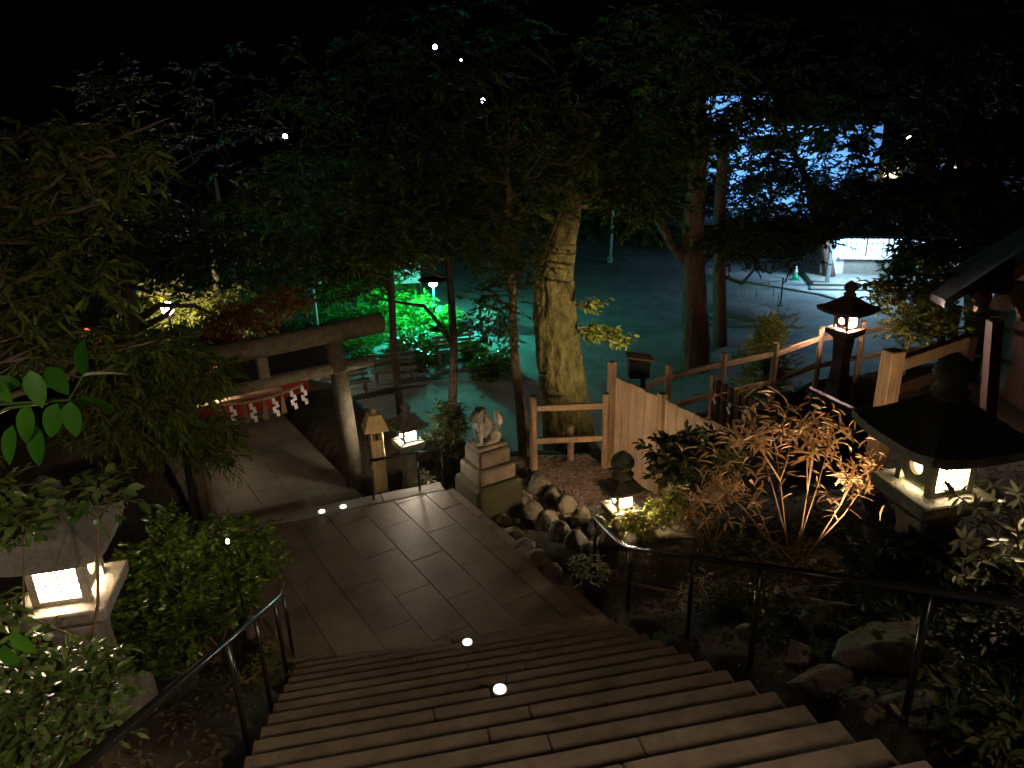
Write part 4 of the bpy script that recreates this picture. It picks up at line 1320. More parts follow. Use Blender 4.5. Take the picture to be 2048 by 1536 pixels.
bs = at_y(1590, 1150, 6.6); bs = Vector((bs.x, bs.y, ground(bs.x, bs.y)))
RY = 6.6
rr = np.random.default_rng(5)
NODES = [((1572, 1075), (1560, 960), (1548, 880)), ((1600, 1075), (1615, 980), (1625, 900)), ((1630, 1090), (1680, 1010), (1700, 960)), ((1545, 1090), (1490, 1020), (1455, 985))]
TIPS = [[(1535, 800), (1500, 840), (1572, 832), (1520, 890), (1580, 880), (1470, 868)], [(1600, 830), (1650, 835), (1690, 850), (1660, 880), (1620, 865)],
        [(1720, 925), (1740, 905), (1680, 935), (1735, 960), (1650, 975)], [(1430, 900), (1420, 960), (1480, 955), (1500, 985)]]
stems = []
for nd, tp2 in zip(NODES, TIPS):
    dy = rr.uniform(-0.15, 0.15)
    chain = [bs] + [at_y(x, y, RY + dy * (i + 1) / 3) for i, (x, y) in enumerate(nd)]
    for i, (tx, ty) in enumerate(tp2):
        tip = at_y(tx, ty, RY + rr.uniform(-0.3, 0.4))
        k = 1 + min(2, i % 3 + (0 if i else 1)) if i else 3
        n0_ = chain[k]
        m2 = n0_.lerp(tip, 0.55) + Vector((rr.uniform(-.03, .03), rr.uniform(-.03, .03), rr.uniform(-.06, 0)))
        stems.append((chain[:k + 1] if i == 0 else [n0_]) + [m2, tip])
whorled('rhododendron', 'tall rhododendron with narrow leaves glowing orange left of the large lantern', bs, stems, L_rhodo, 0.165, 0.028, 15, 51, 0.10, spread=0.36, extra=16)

bs = at_y(2030, 1300, 4.4); bs = Vector((bs.x, bs.y, ground(bs.x, bs.y)))
stems = []
for i, (tx, ty) in enumerate([(1905, 985), (1950, 1010), (1990, 1000), (1990, 1075), (2030, 1060), (1915, 1075), (2010, 1110), (1905, 1150), (1955, 1120), (1990, 1210), (2040, 1150), (1975, 955), (2035, 985), (1920, 1180), (1985, 1405), (1940, 1090)]):
    yy = 4.25 + rr.uniform(-0.2, 0.2)
    tip = at_y(tx, ty, yy)
    mid = bs.lerp(tip, 0.55) + Vector((rr.uniform(0, .15), rr.uniform(-.1, .1), 0.05))
    stems.append([bs, mid, mid.lerp(tip, .6), tip])
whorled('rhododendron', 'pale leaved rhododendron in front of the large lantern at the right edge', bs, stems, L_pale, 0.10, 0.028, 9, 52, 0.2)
stems = []
bs = at_y(1420, 1120, 7.6); bs = Vector((bs.x, bs.y, ground(bs.x, bs.y)))
for i, (tx, ty) in enumerate([(1400, 985), (1440, 1000), (1380, 1010), (1460, 1030), (1410, 1030), (1490, 1045), (1360, 1035), (1435, 955)]):
    tip = at_y(tx, ty, 7.5 + rr.uniform(-.25, .25))
    mid = bs.lerp(tip, 0.5) + Vector((rr.uniform(-.1, .1), 0, 0))
    stems.append([bs, mid, mid.lerp(tip, .6), tip])
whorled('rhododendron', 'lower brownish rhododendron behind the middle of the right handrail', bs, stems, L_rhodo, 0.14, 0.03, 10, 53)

# twig with large fresh leaves close to the camera at the left
tw = empty('leafy_twig', at_y(0, 800, 2.0))
tag(tw, 'twig with big fresh green leaves close at the left edge', 'leafy twig')
to = tw.location.copy()
big = leaf_shape('leaf', 0.135, 0.068, L_big, 0.10, 0.10)
n0 = at_y(138, 800, 2.0) - to; n1 = at_y(165, 752, 2.0) - to
MB().tube([at_y(-60, 812, 2.0) - to, at_y(40, 806, 2.0) - to, n0, n1], [0.006, 0.005, 0.0045, 0.003], 7).build('stem', L_shrub, tw, smooth=True)
MB().tube([at_y(-60, 850, 2.05) - to, at_y(20, 815, 2.05) - to, at_y(95, 808, 2.03) - to], [0.006, 0.005, 0.003], 7).build('stem', L_shrub, tw, smooth=True)
vw = Vector((0, -0.85, 0.5))
for (px, py, qx, qy, sc, nv) in ((165, 752, 162, 690, 0.95, vw), (165, 752, 310, 735, 1.35, Vector((0, .3, 1))), (138, 800, 280, 820, 1.3, Vector((0, .2, 1))),
                                 (140, 802, 150, 880, 0.95, vw), (115, 806, 95, 880, 1.0, vw), (60, 740, 78, 800, 0.95, vw), (95, 735, 125, 775, 0.9, vw),
                                 (60, 810, 45, 880, 1.05, vw), (75, 850, 70, 945, 1.1, vw), (25, 850, 12, 930, 1.0, vw), (-10, 760, 10, 790, 0.8, vw), (40, 765, -20, 770, 0.8, vw),
                                 (30, 1330, -20, 1260, 1.0, vw), (20, 1265, 60, 1300, 0.9, vw)):
    a = at_y(px, py, 2.0 + random.uniform(-.04, .04)) - to; b_ = at_y(qx, qy, 1.96) - to
    place_leaf(big, tw, a, b_ - a, nv + Vector((random.uniform(-.3, .3), 0, random.uniform(-.2, .2))), sc * 0.85)

# little lamp in the hedge
hp = at_y(455, 1082, 5.9)
hl = empty('hedge_lamp', hp)
tag(hl, 'tiny white lamp glinting in the round hedge', 'lamp')
MB().lathe([(0.012, -0.02), (0.016, 0), (0.012, 0.014), (0.002, 0.02)], n=10).build('bulb', emit('hedge_bulb', (1, .85, .6), 12.0), hl, smooth=True)
MB().tube([(0, 0, -0.02), (0.02, 0.03, -0.8)], 0.008, 6).build('stake', M_black, hl)

# ------------------------------------------------------------------ courtyard: benches
BENCH = None
BG = 'slatted garden benches in the courtyard'


def make_bench():
    root = empty('garden_bench')
    for i in range(3):
        MB().box((0, -0.16 + 0.15 * i, 0.43), (1.6, 0.13, 0.045)).build('seat_slat', M_wood_bench, root, bevel=0.006)
    for i in range(3):
        MB().box((0, 0.24 + 0.035 * i, 0.58 + 0.15 * i), (1.6, 0.04, 0.11), rx=-0.2).build('back_slat', M_wood_bench, root, bevel=0.006)
    for sx in (-0.62, 0.62):
        MB().box((sx, -0.16, 0.2), (0.08, 0.08, 0.42)).build('leg', M_wood_bench, root)
        MB().beam((sx, 0.16, 0.0), (sx, 0.34, 0.95), 0.07, 0.06, (0, 1, 0)).build('leg', M_wood_bench, root)
    return root


for (px, py, rz, lab) in ((790, 762, 0.30, 'slatted bench in shadow just right of the torii post'), (695, 790, 0.42, 'darkest slatted bench, seen through the torii'),
                          (912, 722, 0.25, 'slatted bench gleaming teal behind the forked slim tree'), (962, 662, -1.0, 'farthest bench, turned sideways on the bright teal gravel')):
    p = at_z(px, py, ZC)
    if BENCH is None: b_ = BENCH = make_bench()
    else: b_ = copy_tree(BENCH)
    b_.location = p; b_.rotation_euler = (0, 0, rz)
    tag(b_, lab, 'bench', BG)

# teal garden lamp and bushes
tl = at_y(866, 566, 31.0)
gl = empty('garden_lamp', (tl.x, tl.y, ZC))
tag(gl, 'garden lamp post shining teal above the clipped bushes', 'lamp post')
MB().tube([(0, 0, 0), (0, 0, tl.z - ZC - 0.1)], [0.06, 0.045], 10).build('pole', M_metal, gl, smooth=True)
bm_ = bmesh.new(); bmesh.ops.create_uvsphere(bm_, u_segments=16, v_segments=10, radius=0.17, matrix=Matrix.Translation((0, 0, tl.z - ZC)))
me = bpy.data.meshes.new('globe'); bm_.to_mesh(me); bm_.free(); me.materials.append(E_teal); link('globe', me, gl)
MB().lathe([(0.62, tl.z - ZC + 0.14), (0.60, tl.z - ZC + 0.17), (0.05, tl.z - ZC + 0.3)], n=20).build('cap', M_metal, gl)
lamp(gl, (0, -0.26, tl.z - ZC - 0.12), 520, (0.04, 1.0, 0.72), 0.3)

for j, (px, py, rx, rz, lab, lm) in enumerate((
        (820, 640, 1.3, 0.9, 'bright green clipped bush just below the teal lamp', L_bright), (760, 660, 1.1, 1.0, 'green bush left of the teal lamp behind the thin trunk', L_bright),
        (885, 645, 0.7, 0.55, 'small bright bush right of the lamp post', L_bright), (835, 690, 0.9, 0.45, 'low dark green dome bush behind the nearer bench', L_bright),
        (820, 720, 0.8, 0.55, 'rounded azalea mound beside the shadowed bench', L_green), (870, 690, 0.6, 0.32, 'flat bright bush between the two teal benches', L_bright),
        (700, 640, 1.6, 1.4, 'large dim green bush above the torii lintel', L_bright), (640, 650, 1.5, 1.3, 'dim green bush with the teal post', L_bright),
        (720, 700, 1.2, 0.8, 'dim bush right under the torii lintel end', L_bright), (985, 735, 0.7, 0.45, 'small dark bush at the right end of the gleaming bench', L_green),
        (950, 700, 0.5, 0.3, 'bush in front of the sideways bench', L_bright), (815, 595, 1.4, 1.8, 'tall green bush behind the teal lamp', L_bright))):
    p = at_z(px, py + 14, ZC)
    shrub('clipped_bush', lab, V3(p), [((p.x, p.y, ZC + rz * 0.75), (rx, rx * 0.9, rz), 60)], lm, 0.16, 0.09, 40, 0.30, 200 + j, LEAF4, -0.1, 'clipped bushes of the teal garden', 5)

for j, (px, py, w_, h_, lab) in enumerate(((617, 722, 0.42, 0.5, 'upright teal lit stone left between the torii beams'), (648, 716, 0.3, 0.42, 'smaller teal lit stone beside the torii post'))):
    p = at_z(px, py + 20, ZC)
    tag(boulder('standing_stone', p + Vector((0, 0, h_ * 0.5)), (w_, w_ * 0.7, h_), M_granite, None, 300 + j), lab, 'stone', 'standing stones of the teal garden')
tp_ = at_z(640, 690, ZC)
tq = empty('slim_pole', tp_)
tag(tq, 'thin pale pole lit teal above the torii', 'pole')
MB().tube([(0, 0, 0), (0, 0, 2.5)], 0.055, 8).build('shaft', M_grey, tq); MB().box((0.1, 0, 2.52), (0.4, 0.16, 0.1)).build('head', M_grey, tq)
sg = at_z(825, 625, ZC)
sgn = empty('notice_board', (sg.x - 0.3, sg.y + 1.2, ZC), 0.1)
tag(sgn, 'pale notice board behind the bushes left of the teal lamp', 'notice board')
MB().box((0, 0, 1.55), (1.25, 0.06, 0.95)).build('board', M_plaster, sgn); MB().box((0, 0, 2.08), (1.4, 0.3, 0.06)).build('roof', M_wood_dark, sgn)
for sx in (-.6, .6): MB().box((sx, 0.06, 1.0), (.08, .08, 2.0)).build('post', M_wood_dark, sgn)

# flagpole
fpz = at_z(1220, 525, ZC)
fg = empty('flagpole', fpz)
tag(fg, 'tall thin flagpole at the back of the courtyard', 'flagpole')
ht = at_y(1236, 290, fpz.y)
MB().tube([(0, 0, 0), Vector((ht.x - fpz.x, 0, ht.z - ZC)) * 1.0], [0.085, 0.05], 8).build('pole', M_grey, fg, smooth=True)
MB().lathe([(0.16, 0), (0.16, 0.35), (0.1, 0.4)], n=10).build('foot', M_granite, fg)

# low round mound in the gravel, rope with paper strips beside it
mp_ = at_z(1480, 628, ZC)
md_ = empty('round_mound', mp_)
tag(md_, 'low round gravel mound ringed by a shallow edge on the courtyard', 'mound')
MB().lathe([(2.0, -0.02), (1.95, 0.07), (1.85, 0.09)], n=40).build('ring', M_gravel, md_, smooth=False)
MB().lathe([(1.5, 0.08), (1.4, 0.16), (0.02, 0.2)], n=36).build('top', M_granite, md_, smooth=True)
sr0 = at_y(1424, 560, 31.5); sr1 = at_y(1566, 560, 33.5)
sr = empty('streamer_rope', sr0)
tag(sr, 'thin rope with white paper strips hanging across the courtyard', 'rope')
MB().tube([Vector((0, 0, 0)).lerp(sr1 - sr0, t / 8) + Vector((0, 0, -0.15 * math.sin(math.pi * t / 8))) for t in range(9)], 0.012, 5).build('rope', M_rope, sr)
for i in range(12):
    t = (i + .5) / 12
    p = (sr1 - sr0) * t + Vector((0, 0, -0.15 * math.sin(math.pi * t) - 0.16 - 0.35 * (i % 3)))
    MB().box(p, (0.05 if i else .1, 0.012, 0.34)).build('paper_strip', M_white, sr)
    MB().tube([p, Vector((p.x, p.y, -0.1 + ((sr1 - sr0) * t).z))], 0.004, 4).build('thread', M_rope, sr)
q0 = at_z(1566, 612, ZC)
sp2 = empty('rope_post', (sr1.x, sr1.y, ZC))
tag(sp2, 'thin dark post holding the end of the streamer rope', 'post')
MB().tube([(0, 0, 0), (0, 0, sr1.z - ZC + .1)], 0.035, 8).build('shaft', M_metal, sp2)
MB().lathe([(0.12, 0), (0.12, 0.05), (0.05, 0.08)], n=10).build('foot', M_granite, sp2)

# pale paved band in front of the office
pb = [at_z(1415, 536, ZC), at_z(1420, 552, ZC), at_z(1640, 590, ZC), at_z(1790, 632, ZC), at_z(1830, 610, ZC), at_z(1640, 556, ZC)]
tag(MB().add([(p.x, p.y, ZC + 0.006) for p in pb], [(0, 1, 2, 5), (5, 2, 3, 4)]).build('pavement', mat('pale_concrete', (0.40, 0.41, 0.42), 0.85, 0.25, 0.7, 0.2, 30, stain=0.4)), kind='structure')
pe = tag(empty('pavement_kerb', (0, 0, 0)), kind='structure')
for i in range(12):
    for j in range(2):
        a_, b_ = (pb[1], pb[2]) if j == 0 else (pb[2], pb[3])
        p_, q_ = a_.lerp(b_, i / 12 + .003), a_.lerp(b_, (i + 1) / 12 - .003)
        MB().beam(p_ + Vector((0, 0, 0.03)), q_ + Vector((0, 0, 0.03)), 0.14, 0.10).build('kerb_stone', M_granite, pe)

# traffic cone
cn = at_z(1590, 560, ZC)
co = empty('traffic_cone', cn)
tag(co, 'green and white traffic cone near the office porch', 'traffic cone')
MB().box((0, 0, 0.025), (0.42, 0.42, 0.05)).build('base', mat('cone_green', (0.02, 0.5, 0.2), 0.5, 0.1), co)
MB().lathe([(0.16, 0.05), (0.11, 0.32)], n=14).build('lower_cone', bpy.data.materials['cone_green'], co, smooth=True)
MB().lathe([(0.11, 0.32), (0.06, 0.58)], n=14).build('white_band', M_white, co, smooth=True)
MB().lathe([(0.06, 0.58), (0.03, 0.72)], n=14).build('tip', M_white, co, smooth=True)

# ------------------------------------------------------------------ shrine office with lit counter window
of0 = at_z(1648, 572, ZC)
ofc = empty('shrine_office', (of0.x, of0.y, ZC), -0.18)
tag(ofc, 'low shrine office with glowing lattice counter window and porch', 'building')
MB().box((4.6, 0.75, 0.11), (10.4, 2.3, 0.22)).build('porch_slab', M_granite, ofc, bevel=0.02)
MB().box((4.6, -0.65, 0.05), (10.8, 0.5, 0.1)).build('porch_step', M_granite, ofc, bevel=0.02)
for i in range(4):
    MB().box((0.1 + i * 3.2, -0.1, 1.35), (0.17, 0.17, 2.3)).build('post', M_grey if i == 0 else M_wood_dark, ofc, bevel=0.01)
MB().box((0.65, 1.85, 1.35), (1.1, 0.1, 2.4)).build('wall', M_bluewall, ofc)
MB().box((5.6, 1.85, 0.62), (8.8, 0.12, 0.85)).build('wall', M_wood_bench, ofc)
MB().box((5.6, 1.85, 2.35), (8.8, 0.1, 0.3)).build('wall', M_wood_dark, ofc)
MB().box((3.2, 1.68, 1.07), (4.6, 0.5, 0.07)).build('counter', M_plaster, ofc, bevel=0.01)
win = MB().box((3.2, 1.87, 1.65), (4.0, 0.03, 1.1)).build('window', E_win, ofc)
for i in range(17):
    MB().box((1.2 + i * 0.25, 1.83, 1.65), (0.03 if i % 4 else 0.08, 0.04, 1.1)).build('mullion', M_wood_dark, win)
MB().box((3.2, 1.83, 1.75), (4.0, 0.035, 0.03)).build('mullion', M_wood_dark, win)
win = MB().box((7.8, 1.87, 1.65), (3.6, 0.03, 1.1)).build('window', E_win, ofc)
for i in range(13):
    MB().box((6.05 + i * 0.29, 1.83, 1.65), (0.03 if i % 4 else 0.08, 0.04, 1.1)).build('mullion', M_wood_dark, win)
rf = MB().add([(-0.8, -1.0, 2.5), (10.6, -1.0, 2.5), (10.6, 3.0, 4.0), (-0.8, 3.0, 4.0), (-0.8, -1.0, 2.62), (10.6, -1.0, 2.62), (10.6, 3.0, 4.12), (-0.8, 3.0, 4.12)],
              [(3, 2, 1, 0), (4, 5, 6, 7), (0, 1, 5, 4), (1, 2, 6, 5), (2, 3, 7, 6), (3, 0, 4, 7)]).build('roof', M_rooftile, ofc)
MB().box((4.9, 0.5, 2.55), (10.5, 0.08, 0.12)).build('beam', M_wood_dark, ofc)
tube_l = MB().box((3.2, 1.1, 2.44), (3.0, 0.10, 0.05)).build('eave_lamp', emit('eave_tube', (0.6, 0.85, 1.0), 14.0), ofc)
lamp(ofc, (1.5, -0.4, 2.3), 480, (0.38, 0.70, 1.0), 0.4)
lamp(ofc, (7.8, 0.3, 2.2), 130, (0.45, 0.75, 1.0), 0.4)

# ------------------------------------------------------------------ pale tall building behind, blue flood lit
tb = empty('pale_building', (22, 62, ZC), -0.12)
tag(tb, 'tall pale building washed in blue floodlight behind the trees', 'building')
MB().box((-4.2, 4, 4.2), (5.2, 8, 8.4)).build('wall', M_bluewall, tb)
MB().box((-4.2, 4.3, 8.5), (5.0, 8, 0.2)).build('roof', M_rooftile, tb)
MB().box((2.6, 4, 3.05), (8.4, 7.6, 6.1)).build('wall', M_bluewall, tb)
MB().box((2.6, 4.3, 6.2), (8.2, 7.6, 0.2)).build('roof', M_rooftile, tb)
for fl_ in range(2):
    for i in range(5):
        wv_ = MB().box((-5 + i * 2.5, -0.02, 1.9 + fl_ * 2.9), (1.3, 0.06, 1.3)).build('window', M_black, tb)
        MB().box((-5 + i * 2.5, -0.07, 1.9 + fl_ * 2.9), (0.06, 0.05, 1.3)).build('mullion', M_grey, wv_)
        MB().box((-5 + i * 2.5, -0.08, 1.2 + fl_ * 2.9), (1.5, 0.14, 0.08)).build('sill', M_plaster, wv_)
fbk = empty('flood_mast', (20, 53.5, ZC))
tag(fbk, 'floodlight mast aimed at the pale building', 'floodlight')
MB().tube([(0, 0, 0), (0, 0, 4.2)], 0.06, 8).build('mast', M_metal, fbk); MB().box((0, 0.1, 4.2), (0.6, 0.3, 0.4)).build('head', M_black, fbk)
lamp(fbk, (0, 0.4, 4.2), 2700, (0.17, 0.46, 1.0), 0.2, 'SPOT', aim=(0.1, 1, 0.12), cone=130, blend=0.5)

# ------------------------------------------------------------------ timber gable of the hall at the right edge
hg = at_y(1990, 640, 12.5)
hall = empty('timber_hall', (hg.x, hg.y, ZF), 0.0)
tag(hall, 'dark timber gable with white plaster at the right edge', 'building')
ho = Vector((hg.x, hg.y, ZF))


def hp_(px, py, y=12.5): return at_y(px, py, y) - ho


MB().add([tuple(hp_(1890, 600, 12.2)), tuple(hp_(2200, 400, 12.2)), tuple(hp_(2200, 360, 16.5)), tuple(hp_(1840, 575, 16.5)),
          tuple(hp_(1890, 616, 12.2)), tuple(hp_(2200, 425, 12.2)), tuple(hp_(2200, 380, 16.5)), tuple(hp_(1840, 590, 16.5))],
         [(0, 1, 2, 3), (7, 6, 5, 4), (0, 4, 5, 1), (1, 5, 6, 2), (2, 6, 7, 3), (3, 7, 4, 0)]).build('roof', M_rooftile, hall)
MB().beam(hp_(1945, 595, 12.3), hp_(2200, 440, 12.3), 0.12, 0.2).build('barge_board', M_wood_dark, hall)
MB().add([tuple(hp_(1975, 620, 12.7)), tuple(hp_(2130, 620, 12.7)), tuple(hp_(2130, 500, 12.7)), tuple(hp_(2000, 560, 12.7)),
          tuple(hp_(1975, 620, 12.8)), tuple(hp_(2130, 620, 12.8)), tuple(hp_(2130, 500, 12.8)), tuple(hp_(2000, 560, 12.8))],
         [(0, 1, 2, 3), (7, 6, 5, 4), (0, 4, 5, 1), (1, 5, 6, 2), (2, 6, 7, 3), (3, 7, 4, 0)]).build('gable_plaster', M_plaster, hall)
MB().beam(hp_(1965, 572, 12.6), hp_(2150, 590, 12.6), 0.1, 0.2).build('beam', M_wood_dark, hall)
MB().beam(hp_(1950, 618, 12.5), hp_(2015, 632, 12.5), 0.1, 0.09).build('beam_end', M_wood, hall)
MB().beam(hp_(2020, 575, 12.55), hp_(2050, 640, 12.55), 0.1, 0.12).build('strut', M_wood_dark, hall)
MB().beam(hp_(1990, 640, 12.7), hp_(1970, 900, 12.7), 0.2, 0.2, (0, 1, 0)).build('post', M_wood_dark, hall)
MB().box((3.6, 1.6, 0.9), (3.6, 2.6, 2.2)).build('wall', M_wood_dark, hall)

# ------------------------------------------------------------------ vermilion shrine hut at the left beyond the torii
rs = Vector((-4.55, 15.9, ZT))
hut = empty('vermilion_hut', rs, PA)
tag(hut, 'small vermilion hut beyond the torii, lit warm inside', 'building')
HH = 0.95
MB().box((-0.35, 0, HH / 2), (0.7, 0.08, HH)).build('wall', M_red, hut)
MB().box((-3.3, 0, HH / 2), (0.5, 0.08, HH)).build('wall', M_red, hut)
MB().box((-1.9, 0.0, 0.22), (2.6, 0.08, 0.44)).build('wall', M_red, hut)
MB().box((-1.9, 0.0, HH - 0.12), (2.6, 0.08, 0.24)).build('wall', M_red, hut)
MB().box((-1.8, 1.2, HH / 2), (3.5, 0.08, HH)).build('back_wall', M_wood_dark, hut)
MB().box((-1.9, -0.15, 0.5), (2.6, 0.4, 0.06)).build('counter', M_wood, hut, bevel=0.01)
for x in (-3.5, -2.6, -1.5, -0.02):
    MB().box((x, -0.03, HH / 2), (0.11, 0.11, HH + 0.1)).build('post', M_red, hut)
for sy in (-1, 1):
    MB().beam((0.4, 0.6 + sy * 0.02, HH + 0.62), (0.4, 0.6 + sy * 1.2, HH + 0.05), 0.05, 0.05)
MB().add([(-4.0, -0.7, HH + 0.05), (0.5, -0.7, HH + 0.05), (0.5, 0.6, HH + 0.4), (-4.0, 0.6, HH + 0.4), (0.5, 1.9, HH + 0.05), (-4.0, 1.9, HH + 0.05),
          (-4.0, -0.7, HH - 0.03), (0.5, -0.7, HH - 0.03), (0.5, 1.9, HH - 0.03), (-4.0, 1.9, HH - 0.03)],
         [(0, 1, 2, 3), (3, 2, 4, 5), (6, 9, 8, 7), (0, 6, 7, 1), (1, 7, 8, 4), (4, 8, 9, 5), (5, 9, 6, 0), (1, 4, 2), (0, 3, 5)]).build('roof', M_rooftile, hut)
pl_ = MB().lathe([(0.05, -0.16), (0.11, -0.1), (0.12, 0.0), (0.11, 0.1), (0.05, 0.16)], (-2.1, -0.1, 0.72), 14).build('paper_lantern', emit('paper_lantern_glow', (1.0, 0.72, 0.45), 5.0), hut, smooth=True)
lamp(hut, (-1.9, 0.6, 0.75), 40, (1.0, 0.66, 0.40), 0.1)
for j, (px, py, lab) in enumerate(((182, 672, 'red paper lantern pair left of the black trunk'), (425, 735, 'single small red lantern among the drooping leaves'))):
    p = at_y(px, py, 13.5)
    rl = empty('red_lantern', p)
    tag(rl, lab, 'red lantern', 'red lanterns among the leaves')
    for dx in ((-.07, .09) if j == 0 else (0,)):
        MB().lathe([(0.03, -0.11), (0.07, -0.07), (0.085, 0.0), (0.07, 0.07), (0.03, 0.11)], (dx, 0, -dx * .5), 12).build('globe', emit('red_glow_%d' % j, (1.0, 0.16, 0.10), 0.55), rl, smooth=True)
        MB().tube([(dx, 0, 0.1), (dx, 0, 0.6)], 0.005, 4).build('cord', M_black, rl)

# lamp and yellow lit foliage at the left, low grey wall in front
ll_ = at_y(335, 617, 24.0)
lp = empty('garden_lamp', (ll_.x, ll_.y, ZC))
tag(lp, 'white lamp post behind the black forked trunk at left', 'lamp post')
MB().tube([(0, 0, 0), (0, 0, ll_.z - ZC - .12)], [0.05, 0.04], 8).build('pole', M_metal, lp)
MB().lathe([(0.05, -0.2), (0.17, -0.1), (0.2, 0.05), (0.12, 0.18), (0.02, 0.22)], (0, 0, ll_.z - ZC), 14).build('globe', emit('white_globe', (1.0, 0.88, 0.78), 30.0), lp, smooth=True)
lamp(lp, (0.0, 0.1, ll_.z - ZC + 0.45), 150, (1.0, 0.80, 0.48), 0.12)
make_tree('yellow_tree', 'yellow lit leafy tree behind the white lamp at left',
          [(ll_.x + .8, 26.2, ZC), (ll_.x + .8, 26.2, -7), (ll_.x + 0.9, 26.3, -4.5)], [0.2, 0.16, 0.06],
          [((ll_.x - 1.0, 25.6, -6.7), (1.3, 0.7, 0.9), 50), ((ll_.x + 1.3, 25.8, -6.9), (1.5, 0.7, 1.0), 60)],
          L_yellow, 0.16, 0.07, 46, 0.34, M_bark_grey, 'courtyard trees', 12, 0.3, 25)
gw = at_y(270, 705, 19.0)
gwo = empty('low_wall', (gw.x, gw.y, ZC), 0.1)
tag(gwo, 'low grey rendered wall behind the black trunk', 'wall')
MB().box((0, 0, (gw.z - ZC) / 2), (4.6, 0.25, gw.z - ZC)).build('wall', M_tan_leaf_stone, gwo)
MB().box((0, 0, gw.z - ZC + 0.04), (4.8, 0.4, 0.08)).build('coping', M_granite, gwo, bevel=0.01)

# ------------------------------------------------------------------ far dark trees, town houses and street lamps
for j, (px, y, h, rx, lab) in enumerate(((1180, 50, 5.5, 3.5, 'dark garden tree left of the flagpole'), (1290, 48, 5.0, 3.0, 'dark garden tree right of the flagpole'),
                                         (1040, 52, 6.5, 4.0, 'dark tree at the back above the big trunk'), (900, 48, 6.0, 4.0, 'dark tree behind the teal lamp'),
                                         (620, 42, 6.5, 4.5, 'dark tree at the back above the torii'), (450, 38, 6.0, 4.0, 'dark tree at the back beside the maple'),
                                         (1380, 55, 6.0, 3.5, 'dark tree behind the cedar'), (760, 46, 4.5, 3.0, 'low dark tree below the bluish house'))):
    p = at_y(px, 480, y)
    make_tree('distant_tree', lab, [(p.x, y, ZC), (p.x, y, ZC + h * .6), (p.x, y, ZC + h)], [0.3, 0.2, 0.05],
              [((p.x, y, ZC + h * 0.62), (rx, rx * .7, h * 0.38), 60), ((p.x, y, ZC + h * 0.25), (rx * .9, rx * .6, h * .22), 30)], L_dark, 0.42, 0.2, 40, 0.8, M_bark_grey, 'dark trees around the courtyard', 8, 0.2, 60 + j)

hl_ = MB()
for i in range(41):
    a = -1.25 + 2.5 * i / 40
    r_ = 210
    hz = 14 + 9 * math.sin(i * 0.55) + 5 * math.sin(i * 1.3 + 1)
    hl_.v += [(r_ * math.sin(a), r_ * math.cos(a), ZC - 1), ((r_ + 60) * math.sin(a), (r_ + 60) * math.cos(a), ZC + hz)]
for i in range(40):
    hl_.f.append((2 * i, 2 * i + 2, 2 * i + 3, 2 * i + 1))
tag(hl_.build('hills', M_soil, smooth=True), kind='structure')


def house(label, px, py, y, wd, dp, h, rz, wall, lit):
    p = at_y(px, py, y)
    root = empty('town_house', (p.x, p.y, ZC), rz)
    tag(root, label, 'house', 'town houses beyond the trees')
    top = p.z - ZC
    MB().box((0, 0, (top - h * .35) / 2), (wd, dp, top - h * .35)).build('wall', wall, root)
    z = top - h * .35
    MB().add([(-wd / 2 - .3, -dp / 2 - .4, z), (wd / 2 + .3, -dp / 2 - .4, z), (wd / 2 + .3, dp / 2 + .4, z), (-wd / 2 - .3, dp / 2 + .4, z), (-wd / 2 - .3, 0, top), (wd / 2 + .3, 0, top)],
             [(0, 1, 5, 4), (2, 3, 4, 5), (1, 2, 5), (3, 0, 4), (3, 2, 1, 0)]).build('roof', M_rooftile, root)
    for i, l_ in enumerate(lit):
        wn = MB().box((-wd / 2 + wd * (i + .5) / len(lit), -dp / 2 - .02, z - 1.3), (1.1, .06, 1.1)).build('window', l_, root)
        MB().box((-wd / 2 + wd * (i + .5) / len(lit), -dp / 2 - .06, z - 1.3), (.06, .05, 1.1)).build('mullion', M_grey, wn)
    return root


